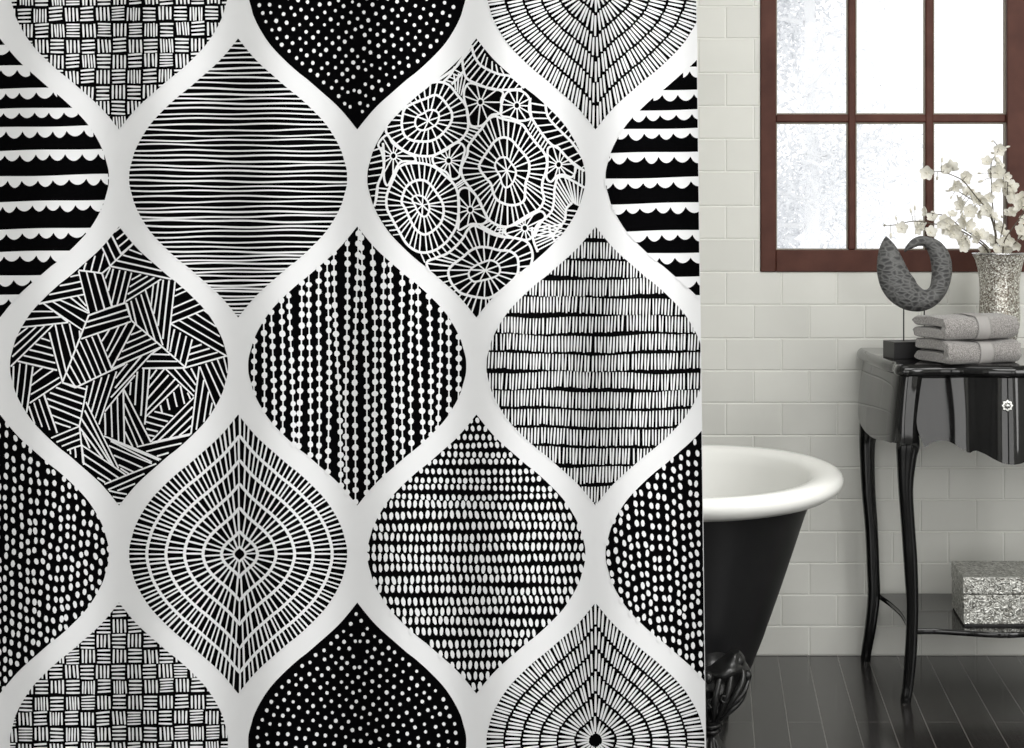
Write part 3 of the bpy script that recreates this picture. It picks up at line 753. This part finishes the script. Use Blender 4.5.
FR = [(650,731,739),(653,727,742),(657,722,744.5),(662,714,746),(668,706,749.5),(675,700,751.5),(681,699,750.5),(687,700,746),(693,701,741),(700,702,734),(706,703,727.5),(714,704,724),(722,704,720.5),(728,705,716.5),(733,704,717.5),(742,702,722),(752,699,727),(768,696,731),(784,695,731),(793,698,728),(796,703,722)]
def foot(x, y, sx, sy):
    b = MB(); d0 = 3.07; cx0 = (711-VX)*d0/F
    rows_ = catmull([tuple(map(float, q)) for q in FR], 4); rings = []
    for (py, xl, xr) in rows_:
        z = max(.0005, EYE-(py-VY)*d0/F); xr_ = (xr-VX)*d0/F; xl_ = 2*cx0-xr_ if py > 664 else (xl-VX)*d0/F
        if 664 < py < 672: q = (py-664)/8; xl_ = ((714-VX)*d0/F)*(1-q)+xl_*q
        c_ = (xl_+xr_)/2; hx = (xr_-xl_)/2; rg = []
        th = min(.036, hx*1.0+.004)
        for k in range(56):
            a = 2*PI*k/56; X_ = c_+hx*math.cos(a); sgn = math.sin(a)
            qx = VX+X_*F/d0; ph = math.atan2(qx-712, 742-py); rad = math.hypot(qx-712, 742-py)
            disp = 0
            if py < 722 and sgn < 0:
                disp = .015*abs(math.sin(ph*7.5+.4))**.6*min(1, max(0, rad-14)/22)+.0035*math.sin(rad/3.0+2*abs(math.sin(ph*7.5+.4)))
            elif sgn < 0 and py >= 722:
                disp = .003*math.sin(py*.9) if py < 736 else .010*abs(math.cos((X_-c_)/max(.004, hx)*4.4))
            rg.append((X_, th*sgn*(1 if sgn < 0 else .55)-disp*abs(sgn)-.012*max(0, (py-735)/60), z))
        rings.append(rg)
    b.loft(rings)
    def bl(px, py, r, yo=-.03, sq=1): b.ball(((px-VX)*d0/F, yo, EYE-(py-VY)*d0/F), r*.0019, r*.0019, r*.0019*sq)
    for q in ((737,659,7.5,-.016),(722,668,5.5,-.036),(747,672,5,-.02),(708,672,6.5,-.038)): bl(*q)
    def W(px, py, yo): return ((px-VX)*d0/F, yo, EYE-(py-VY)*d0/F)
    def leaf(pts, r0):
        q = catmull([W(*p) for p in pts], 5); m_ = len(q)-1; b.tube(q, [r0*(.35+.9*math.sin(PI*min(1, .1+.85*k/m_))) for k in range(m_+1)], 8)
    for pts in ([(716,716,-.034),(722,700,-.050),(728,684,-.052),(731,670,-.040),(738,659,-.026)], [(720,712,-.030),(729,698,-.044),(738,684,-.042),(743,672,-.030),(741,662,-.018)],
                [(721,708,-.026),(733,698,-.034),(743,688,-.030),(749,676,-.018)], [(713,716,-.036),(714,702,-.054),(716,686,-.058),(720,672,-.046),(727,665,-.034)],
                [(709,714,-.036),(704,700,-.052),(702,686,-.054),(706,676,-.046)], [(719,716,-.026),(730,706,-.030),(740,697,-.024),(746,689,-.014)]): leaf(pts, .0052)
    for cx_, cy_, r0 in ((713,694,6.0),(724,690,4.2)):     # scrolls
        b.tube([W(cx_+r0*(1-k/22)*math.cos(k*.55), cy_+r0*(1-k/22)*math.sin(k*.55), -.058+.0002*k) for k in range(20)], .0024, 6)
    for py, r_ in ((716, .0225), (723, .019), (729, .0155)):
        z_ = EYE-(py-VY)*d0/F
        b.tube([(cx0+r_*math.cos(a), -.004+r_*1.2*math.sin(a), z_) for a in [2*PI*k/20 for k in range(21)]], .0042, 8)
    b.ball((cx0, .035, .225), .045, .05, .045)
    b.v = [((p[0]-cx0)*sx+x, p[1]*sy+y, p[2]) for p in b.v]
    ob = b.build('claw_foot', M['iron'], None, True); rebase(ob, tub)
foot((711-VX)*3.07/F, 3.07, 1, 1); foot((711-VX)*3.07/F, 3.63, 1, -1); foot(-1.132, 3.07, -1, 1); foot(-1.132, 3.63, -1, -1)

# ------------------------------------------------------------------ console table
TX = .653; ZT = .783
tb = empty('console_table', (TX, 3.78, 0), 'small glossy black console table with curved legs, scalloped drawer front and lower shelf', 'table')
def mx_(pts): return [(2*TX-x, y) for x, y in pts]
left_side = [(.371, 4.045), (.361, 4.044)]+catmull([(.357, 4.03), (.3575, 3.97), (.364, 3.87), (.373, 3.76), (.382, 3.68), (.393, 3.625), (.400, 3.595), (.397, 3.560)], 6)
front_l = catmull([(.397, 3.560), (.401, 3.533), (.420, 3.520), (.47, 3.528), (.53, 3.530), (.60, 3.505), (TX, 3.495)], 6)
half_c = left_side+front_l[1:]
contour = half_c+list(reversed(mx_(half_c)))[1:]
def slab(name, cont, z0, z1, prof, mm):
    cx = TX; cy = 3.78; b = MB(); rings = []
    for ins, t in prof:
        rr = []
        m_ = len(cont)
        for i in range(m_):
            p, q = cont[(i-1) % m_], cont[(i+1) % m_]; tx, ty = q[0]-p[0], q[1]-p[1]; L = math.hypot(tx, ty) or 1
            rr.append((cont[i][0]-ty/L*ins, cont[i][1]+tx/L*ins, z0+(z1-z0)*t))
        rings.append(rr)
    b.loft(rings); ob = b.build(name, mm); rebase(ob, tb); return auto_smooth(ob, 50)
nose = [(.008, 0), (.003, .06), (.0005, .2), (0, .42), (.001, .62), (.004, .82), (.008, .95), (.012, 1)]
slab('table_top', contour, ZT-.026, ZT, nose, M['lacquer'])
# carcass: side walls, back, rounded corner stiles
def body_pt(x, y, ins, fl): return (x+ins*(1 if x < TX else -1), y)
b = MB()
side = [(.373, 4.02), (.371, 3.95), (.374, 3.86), (.381, 3.77), (.388, 3.70), (.396, 3.64), (.405, 3.59), (.415, 3.568), (.428, 3.560), (.452, 3.562)]
sidec = catmull(side, 4)
def lowz(i, n):
    t = i/n
    return .600+.018*math.exp(-((t-0)/.12)**2)+.006*math.sin(t*PI)-.012*math.exp(-((t-.35)/.2)**2) if t < .72 else .606-.0*t
for mir in (False, True):
    outer = []; inner = []
    n = len(sidec)-1
    for k in range(9):
        t = k/8; ro = []; ri = []
        for i, (x, y) in enumerate(sidec):
            z = ZT-.026+(lowz(i, n)-(ZT-.026))*t
            fx = -.014*math.sin(t*PI*.5); fy = -.012*math.sin(t*PI*.5)*(i/n)**2
            X_, Y_ = x+fx, y+fy; xi = X_+.014; yi = Y_ + (.012 if i/n > .6 else 0)
            if mir: X_ = 2*TX-X_; xi = 2*TX-xi
            ro.append((X_, Y_, z)); ri.append((xi, yi, z))
        outer.append(ro); inner.append(ri)
    b.quad_grid(outer); b.quad_grid(inner); b.quad_grid([outer[-1], inner[-1]]); b.quad_grid([outer[0], inner[0]])
    b.quad_grid([[r_[0] for r_ in outer], [r_[0] for r_ in inner]]); b.quad_grid([[r_[-1] for r_ in outer], [r_[-1] for r_ in inner]])
b.box(.39, 2*TX-.39, 4.005, 4.018, .615, ZT-.026)
ob = b.build('carcass', M['lacquer'], None); rebase(ob, tb); auto_smooth(ob, 45)
# drawer front, serpentine, with a scalloped lower edge
edge_l = [(375, 922), (390, 918.5), (403, 917), (418, 916.5), (430, 918), (440, 921.5), (447, 925)]
low = [(925, 447.5), (932, 443), (940, 440.8), (948, 441), (955, 444.5), (962, 449), (967, 452), (970, 452.3), (973, 450), (976, 449.8), (984, 453), (992, 457.5), (1000, 461), (1009, 462.2)]
dsc = 3.55
lowp = [((x-VX)*dsc/F-TX, EYE-(y-VY)*dsc/F) for x, y in low]
lowp = [(x, z) for x, z in lowp]; lowp[-1] = (0, lowp[-1][1])
def interp(tab, q):
    if q <= tab[0][0]: return tab[0][1]
    for (a, b_), (c_, d) in zip(tab[:-1], tab[1:]):
        if q <= c_: t = (q-a)/(c_-a); return b_+(d-b_)*t
    return tab[-1][1]
edgep = sorted([(EYE-(y-VY)*dsc/F, (x-VX)*dsc/F-TX) for y, x in edge_l])
def dfy(u, t):     # forward position of the drawer face
    a = abs(u)/.235
    return 3.572-.046*math.exp(-(u/.076)**2)-.026*t+.008*t*t
b = MB(); NF, NZ = 64, 12; fo, fi = [], []
for k in range(NZ+1):
    t = k/NZ; ro, ri = [], []
    for j in range(NF+1):
        s_ = -1+2*j/NF
        u0 = s_*.224; zb = interp(lowp, -abs(u0)); z = (ZT-.027)+(zb-(ZT-.027))*t
        hwid = -interp(edgep, z); u = s_*hwid
        zb = interp(lowp, -abs(u)); z = (ZT-.027)+(zb-(ZT-.027))*t
        ro.append((TX+u, dfy(u, t), z)); ri.append((TX+u, dfy(u, t)+.016, z))
    fo.append(ro); fi.append(ri)
b.quad_grid(fo); b.quad_grid(fi); b.quad_grid([fo[-1], fi[-1]]); b.quad_grid([fo[0], fi[0]])
b.quad_grid([[r_[0] for r_ in fo], [r_[0] for r_ in fi]]); b.quad_grid([[r_[-1] for r_ in fo], [r_[-1] for r_ in fi]])
dr = b.build('drawer', M['lacquer'], None); rebase(dr, tb); auto_smooth(dr, 45)
b = MB(); kx, ky, kz = (1006.5-VX)*3.5/F, 3.497, EYE-(405-VY)*3.5/F
b.tube([(kx, ky+.025, kz), (kx, ky-.002, kz)], .005, 10)
rows_ = []
for r_, d in ((.0, -.016), (.003, -.0155), (.0065, -.011), (.0075, -.009), (.011, -.009), (.0135, -.005), (.012, .0), (.004, .002)):
    rows_.append([(kx+r_*(1+.13*math.cos(8*a)*(r_ > .007))*math.cos(a), ky+d, kz+r_*(1+.13*math.cos(8*a)*(r_ > .007))*math.sin(a)) for a in [2*PI*k/32 for k in range(32)]])
b.quad_grid(rows_, close_u=True)
kb = b.build('knob', M['crystal'], None); kb['label'] = 'round cut-crystal drawer knob shaped like a flower'; rebase(kb, tb); kb.parent = dr
auto_smooth(kb, 25)
# legs
LF = [(366,908,921,3.575,.030),(403,905,917,3.572,.032),(425,900,918,3.566,.036),(445,897,921,3.562,.040),(460,897.5,917.5,3.566,.036),(490,899,914,3.575,.031),(530,902,916,3.590,.029),(560,904,918,3.600,.027),(600,906.5,919,3.615,.026),(630,906.5,918.5,3.625,.026),(660,905,917,3.635,.025),(685,903.3,914.3,3.645,.024),(697,901.5,912.5,3.647,.024),(701,901,911.5,3.650,.022)]
LB = [(362,868,882,3.96,.03),(395,863,877,3.96,.03),(418,860.5,876,3.96,.034),(432,860,878,3.96,.036),(450,860,875.5,3.96,.034),(490,862,876,3.963,.031),(530,865.5,878.5,3.968,.029),(570,867.3,880,3.972,.027),(598,868,880.5,3.976,.026),(630,865,876.5,3.984,.026),(650,862,872.5,3.992,.025),(658.5,861,871,3.998,.024)]
for tab in (LF, LB):
    dense = catmull(tab, 4)
    for mir in (False, True):
        b = MB(); rings = []
        for y, x0, x1, d, th in dense:
            z = EYE-(y-VY)*d/F; a0, a1 = (x0-VX)*d/F, (x1-VX)*d/F; c_ = (a0+a1)/2; hx = (a1-a0)/2; rg = []
            for k in range(16):
                a = 2*PI*k/16; sx = math.copysign(abs(math.cos(a))**.55, math.cos(a)); sy = math.copysign(abs(math.sin(a))**.55, math.sin(a))
                X_ = c_+hx*sx
                if mir: X_ = 2*TX-X_
                rg.append((X_, d+th/2+sy*th/2, max(z, .0005)))
            rings.append(rg)
        rings[-1] = [(p[0], p[1], 0.0005) for p in rings[-1]]
        b.loft(rings); ob = b.build('leg', M['lacquer'], None); rebase(ob, tb); auto_smooth(ob, 50)
# lower shelf
ZS = .174
sl = catmull([(.405, 3.99), (.41, 3.965), (.424, 3.90), (.438, 3.80), (.441, 3.70), (.446, 3.645), (.455, 3.632)], 5)
sf = catmull([(.455, 3.632), (.50, 3.634), (.56, 3.620), (.61, 3.606), (TX-.012, 3.6003), (TX, 3.600)], 5)
hc = sl+sf[1:]; sc = hc+list(reversed(mx_(hc)))[1:]
slab('shelf', sc, ZS-.013, ZS, [(.003, 0), (.0005, .15), (0, .5), (.0005, .85), (.003, 1)], M['lacquer'])

# ------------------------------------------------------------------ silver box on the shelf
bx = empty('decorative_box', (.665, 3.745, ZS), 'embossed silver keepsake box sitting on the lower shelf of the black table', 'box')
b = MB(); b.box(-.097, .097, -.087, .095, .004, .072); bevel(b.build('box_body', M['silver'], bx), .002)
b = MB(); b.box(-.098, .098, -.088, .096, .0735, .112); bevel(b.build('lid', M['silver'], bx), .002)
b = MB(); b.box(-.094, .094, -.084, .092, 0, .004); b.build('base_plinth', M['matt_black'], bx)

# ------------------------------------------------------------------ vase with blossom branches
VD = 3.87; vx_ = (999.5-VX)*VD/F
va = empty('vase', (vx_, VD, ZT), 'tapered vase of silvery crackled mosaic glass at the back of the black table', 'vase')
prof = [(.002, 0), (.026, 0), (.031, .004), (.036, .018), (.043, .04), (.0485, .065), (.0495, .095), (.048, .13), (.0475, .155), (.049, .18), (.053, .205), (.0585, .225), (.0645, .236), (.0655, .240), (.0635, .2415), (.060, .238), (.055, .222), (.049, .205), (.045, .18), (.044, .13), (.045, .09), (.040, .05), (.028, .02), (.002, .014)]
b = MB(); b.lathe(prof, seg=48); o_ = b.build('vase_body', M['mercury'], va, True)
b = MB(); b.tube([(.0645*math.cos(a), .0645*math.sin(a), .2395) for a in [2*PI*k/40 for k in range(41)]], .0023, 8); b.build('rim', M['chrome'], va, True)
bl_me = None
def blossom_mesh():
    b = MB()
    for k in range(5):
        a = 2*PI*k/5+.2; ca, sa = math.cos(a), math.sin(a); rws = []
        for i in range(6):
            t = i/5; wd = .0075*math.sin(PI*min(1, t*.85+.08))**.8; rw = []
            for j in range(5):
                s_ = -1+j/2; L = .0155*t; up = .007*t*t+.0022*s_*s_+.0008*math.sin(j*3+i*2+k)
                x, y = L, s_*wd
                rw.append((x*ca-y*sa, x*sa+y*ca, up))
            rws.append(rw)
        b.quad_grid(rws)
    b.ball((0, 0, .002), .0022, .0022, .003, nu=8, nv=5)
    me = bpy.data.meshes.new('blossom'); me.from_pydata(b.v, [], b.f); me.materials.append(M['petal']); me.polygons.foreach_set('use_smooth', [True]*len(b.f)); return me
bl_me = blossom_mesh()
def bud_mesh():
    b = MB(); b.lathe([(0, 0), (.0022, .002), (.0032, .006), (.0026, .011), (.0008, .015), (0, .0155)], seg=10)
    me = bpy.data.meshes.new('bud'); me.from_pydata(b.v, [], b.f); me.materials.append(M['petal']); me.polygons.foreach_set('use_smooth', [True]*len(b.f)); return me
bud_me = bud_mesh()
def z4(x, y): return (874+x/5.753, 130+y/5.753)
BR = [ # (path in photo pixels, depth at tip, depth at base, label)
 ([z4(60,548), z4(120,546), z4(200,528), z4(260,525), z4(330,538), z4(420,552), z4(520,590), z4(610,650), (988,252), (994,275)], 3.80, 3.86, 'long low blossom branch arching left over the sculpture'),
 ([z4(300,470), z4(350,482), z4(420,498), z4(500,560), z4(570,605), z4(640,660), (991,253), (996,275)], 3.83, 3.86, 'blossom branch leaning left just above the lowest one'),
 ([z4(305,245), z4(385,240), z4(455,262), z4(510,290), z4(545,330), z4(610,410), z4(665,470), z4(695,580), (996,253), (998,278)], 3.80, 3.87, 'upper blossom branch with its tip across the window bar'),
 ([z4(445,330), z4(530,380), z4(610,435), z4(665,490), z4(695,590), (997,256), (999,280)], 3.88, 3.87, 'short blossom branch between the upper and the low left branches'),
 ([z4(690,65), z4(715,110), z4(675,190), z4(675,300), z4(682,430), z4(700,580), (999,255), (1000,280)], 3.86, 3.88, 'upright blossom branch, tallest in the vase'),
 ([z4(780,240), z4(770,300), z4(765,420), z4(745,540), z4(725,640), (1000,255), (1001,280)], 3.93, 3.88, 'blossom branch rising in front of the right window stile'),
 ([z4(900,340), z4(860,470), z4(800,560), z4(750,640), (1003,255), (1003,280)], 3.84, 3.88, 'blossom branch leaning right out of the vase'),
 ([(1052,205), (1036,222), (1018,240), (1006,254), (1003,280)], 3.90, 3.88, 'lowest blossom branch on the right side of the vase')]
BLS = [(305,245),(410,225),(430,245),(445,215),(535,265),(515,280),(465,320),(445,350),(480,330),(500,430),(490,410),(650,185),(700,180),(720,110),(715,250),(760,270),(700,320),(740,340),(735,300),(790,330),(800,380),(785,400),(765,350),(660,390),(590,390),(540,360),(560,380),(620,400),(570,460),(545,470),(600,480),(640,480),(680,500),(655,460),(795,470),(780,480),(840,440),(855,420),(335,505),(300,470),(380,540),(400,520),(420,530),(410,570),(440,580),(460,560),(460,600),(520,530),(500,510),(450,490),(540,550),(500,630),(530,650),(510,665),(550,640),(590,600),(620,610),(600,620),(690,640),(670,620),(720,560),(740,660),(760,640),(780,640),(820,660),(840,580),(850,600),(160,565),(265,555),(250,565),(325,590),(745,600),(700,690),(650,690),(630,700),(760,690),(700,545),(850,390),(690,240),(720,210),(900,350),(880,430),(900,500),(870,520),(930,600),(900,640),(960,560),(1000,480)]
BUD = [(60,548),(130,520),(95,590),(215,480),(235,465),(390,190),(365,265),(685,65),(690,135),(620,250),(630,290),(450,380),(510,455),(740,505),(755,100)]
brs = []
for pts, dt, db, lab in BR:
    n = len(pts); P = []
    for i, (x, y) in enumerate(pts): t = i/(n-1); P.append(P3(x, y, dt+(db-dt)*t))
    root = empty('blossom_branch', P[-1], lab, 'flower branch', 'blossom branches in the vase')
    pd = catmull(P, 5); b = MB(); b.tube(pd, [.0009+.0011*i/len(pd) for i in range(len(pd))], 6)
    ob = b.build('stem', M['twig'], None, True); rebase(ob, root); brs.append((root, [Vector(p) for p in pd], [b]))
rr = random.Random(21); twigs = {}
def attach(list_, me, nm, smin, smax):
    for (zx, zy) in list_:
        px, py = z4(zx, zy); best = None
        for i, (root, pd, _) in enumerate(brs):
            for p in pd[:-4]:
                qx, qy = VX+p.x*F/p.y, VY+(EYE-p.z)*F/p.y; d = math.hypot(qx-px, qy-py)
                if best is None or d < best[0]: best = (d, i, p)
        i, p = best[1], best[2]; root = brs[i][0]
        dpt = p.y+rr.uniform(-.022, .018); pos = Vector(P3(px, py, dpt))
        o_ = bpy.data.objects.new(nm, me); C.objects.link(o_); o_.parent = root; o_.location = pos-root.location
        if nm == 'blossom': dr_ = Vector((rr.gauss(0, .8), -1+rr.gauss(0, .5), rr.gauss(.1, .6)))
        else: dr_ = (pos-p) if (pos-p).length > .004 else Vector((-.6, 0, .6))
        q = dr_.to_track_quat('Z', 'Y'); o_.rotation_mode = 'QUATERNION'; q2 = q @ Vector((0, 0, 1)).rotation_difference(Vector((0, 0, 1)))
        o_.rotation_quaternion = q; s_ = rr.uniform(smin, smax); o_.scale = (s_, s_, s_)
        if (pos-p).length > .006: twigs.setdefault(i, []).append((p, pos))
attach(BLS, bl_me, 'blossom', .8, 1.25); attach(BUD, bud_me, 'bud', .8, 1.1)
for i, L in twigs.items():
    for p, q in L:
        b = MB(); b.tube([p, (p+q)/2+Vector((0, 0, .002)), q], [.0008, .0007, .0005], 5)
        ob = b.build('twig', M['twig'], None, True); rebase(ob, brs[i][0])

# ------------------------------------------------------------------ crescent sculpture
SD = 3.73
sc_ = empty('crescent_sculpture', ((914-VX)*SD/F, SD, ZT), 'dark grey carved crescent horn sculpture on thin rods and a black block', 'sculpture')
ST_ = [((886,236),(886.6,236.4),0,.0),((882.5,241),(890.5,240),.3,.0),((879,249),(895.5,246),.6,-.004),((877,259),(899.5,253),.85,-.008),((876.5,271),(904,262.5),1,-.010),((879,284),(909,272),1,-.012),((885,295.5),(914.5,279.5),1,-.012),((894,304),(916.5,283.2),1,-.010),((906,310),(920,287),1,-.006),((920,311.5),(923.6,289.4),1,0),((933,307.5),(927.6,289.3),1,.006),((943,299),(930.6,285.8),1,.010),((949.5,288),(932,278.5),.95,.012),((952.7,275),(932.3,270),.9,.014),((952.5,262),(931.5,262),.85,.014),((948.5,250.5),(929.2,253.5),.75,.013),((940.5,241.5),(925.5,247),.6,.010),((930,237),(920,246),.5,.006),((920,236),(916,247),.5,.0),((911.5,239.5),(911,249),.45,-.004),((905.5,246.5),(906.5,251),.25,-.006),((903.6,251.5),(904,252.2),0,-.006)]
flat = [(*a, *i_, t, y) for a, i_, t, y in ST_]; flat = catmull(flat, 4)
b = MB(); rings = []
for ox, oy, ix, iy, th, yo in flat:
    A, B = Vector(P3(ox, oy, SD)), Vector(P3(ix, iy, SD)); c_ = (A+B)/2; u = (A-B)/2; wlen = u.length; T_ = max(.0004, .021*th); rg = []
    for k in range(20):
        a = 2*PI*k/20; cx_, sy_ = math.cos(a), math.sin(a)
        # lens-like section: sharp at the two edges, ridge slightly nearer the outer edge
        rg.append(c_+u*cx_+Vector((0, (abs(sy_)**1.25)*math.copysign(1, sy_)*T_+yo, 0)))
    rings.append(rg)
b.loft(rings); ob = b.build('horn', M['horn'], None, True); rebase(ob, sc_)
b = MB(); ang = math.radians(14)
for px_, yt in ((903.7, 309), (924.3, 309)):
    x = (px_-VX)*SD/F; b = MB(); b.tube([(x, SD, ZT+.038), (x, SD, P3(px_, yt, SD)[2])], .0016, 8)
    ob = b.build('rod', M['matt_black'], None, True); rebase(ob, sc_)
b = MB(); b.box(-.062, .062, -.036, .040, 0, .039)
ob = b.build('block_base', M['matt_black'], sc_); bevel(ob, .001, 2); ob.rotation_euler.z = ang

# ------------------------------------------------------------------ folded towels
def towel(z0, dx, dy, rz, label, seed, L=.192, Wd=.150, H=.053):
    t = empty('folded_towel', (.512+dx, 3.505+dy, z0), label, 'towel', 'folded towels on the table', rz)
    rr = random.Random(seed)
    # folded profile in (v, z): a thick U whose bend faces the front, with the slit open at the back end
    prof = []
    h = H; r_ = h/2
    def arc(cv, cz, rad, a0, a1, n, sv=1): return [(cv+sv*rad*math.cos(a0+(a1-a0)*k/n), cz+rad*math.sin(a0+(a1-a0)*k/n)) for k in range(n+1)]
    outer = arc(r_*.8, r_, r_, -PI/2, -3*PI/2, 14, .8)                      # front bend, bottom to top
    top = [(r_*.8+(Wd-r_*.8-.012)*k/10, h) for k in range(1, 11)]
    e1 = arc(Wd-.012, h*.76, h*.24, PI/2, -PI/2, 8)
    g = .0022
    slit_t = [(Wd-.012-(Wd-.036)*k/10, h*.52+g*.2) for k in range(1, 11)]
    tip = arc(.022, h*.50, .0035, PI/2, 3*PI/2, 5)
    slit_b = [(.024+(Wd-.036)*k/10, h*.48-g*.2) for k in range(1, 11)]
    e2 = arc(Wd-.012, h*.24, h*.24, PI/2, -PI/2, 8)
    bot = [(Wd-.012-(Wd-r_*.8-.012)*k/8, 0) for k in range(1, 8)]
    prof = outer+top+e1+slit_t+tip+slit_b+e2+bot
    N = 30; b = MB(); rings = []
    for i in range(N+1):
        s_ = i/N; u = L*s_
        e = min(s_, 1-s_)*L; sh = 1-.42*max(0, 1-e/.016)**2.2
        rg = []
        for (v, z) in prof:
            cz = h*.75 if z > h*.5 else h*.25
            zz = cz+(z-cz)*(1-.55*(1-sh)/.42*.5); vv = Wd/2+(v-Wd/2)*(1-.06*(1-sh)/.42)
            zz *= 1+.035*math.sin(s_*5+seed)+.03*math.sin(v*55+seed*2)
            sag = .004*math.sin(s_*PI)*(z/h)
            rg.append((u+.002*math.sin(z*300+seed), vv+.0015*math.sin(s_*9+z*80+seed), max(0.0, zz-sag)+(rr.uniform(-.0005, .0005) if z > .004 else 0)))
        rings.append(rg)
    b.quad_grid(rings, close_u=True)
    for rg, rev in ((rings[0], True), (rings[-1], False)):
        # close each end layer by layer: centre strip between facing profile points
        b.cap(rg, rev)
    o_ = b.build('cloth', M['terry'], t, True)
    bm = bmesh.new(); bm.from_mesh(o_.data); bmesh.ops.triangulate(bm, faces=[f for f in bm.faces if len(f.verts) > 4]); bm.to_mesh(o_.data); bm.free()
    auto_smooth(o_, 70)
    # ribbed woven band wrapping the front bend
    b = MB(); u0, u1 = L*.42, L*.60
    rws = []
    pr = arc(r_*.8, r_, r_+.0012, -PI/2*.75, -3*PI/2, 34, .8)+[(r_*.8+.02*k, h+.0012) for k in range(1, 5)]
    for (v, z), k in zip(pr, range(99)):
        rb = .0009*(k % 2)
        s_ = (u0/L); 
        row = []
        for j in range(7):
            u = u0+(u1-u0)*j/6; s_ = u/L
            zz = z*(1+.035*math.sin(s_*5+seed)+.03*math.sin(v*55+seed*2))-.004*math.sin(s_*PI)*(z/h)
            e = -rb if z < h*.96 else 0
            row.append((u, v+e+.0015*math.sin(s_*9+z*80+seed)-.0006, max(.0005, zz)+(.0006 if z > h*.9 else 0)))
        rws.append(row)
    b.quad_grid(rws); ob = b.build('woven_band', M['band'], t, True)
    sd = ob.modifiers.new('thickness', 'SOLIDIFY'); sd.thickness = .0012; sd.offset = 1
    return t
towel(ZT+.0005, .002, .0, math.radians(24), 'grey terry towel at the bottom of the folded stack', 2)
towel(ZT+.0545, -.004, .004, math.radians(23), 'grey terry towel on top of the folded stack', 5, L=.190)
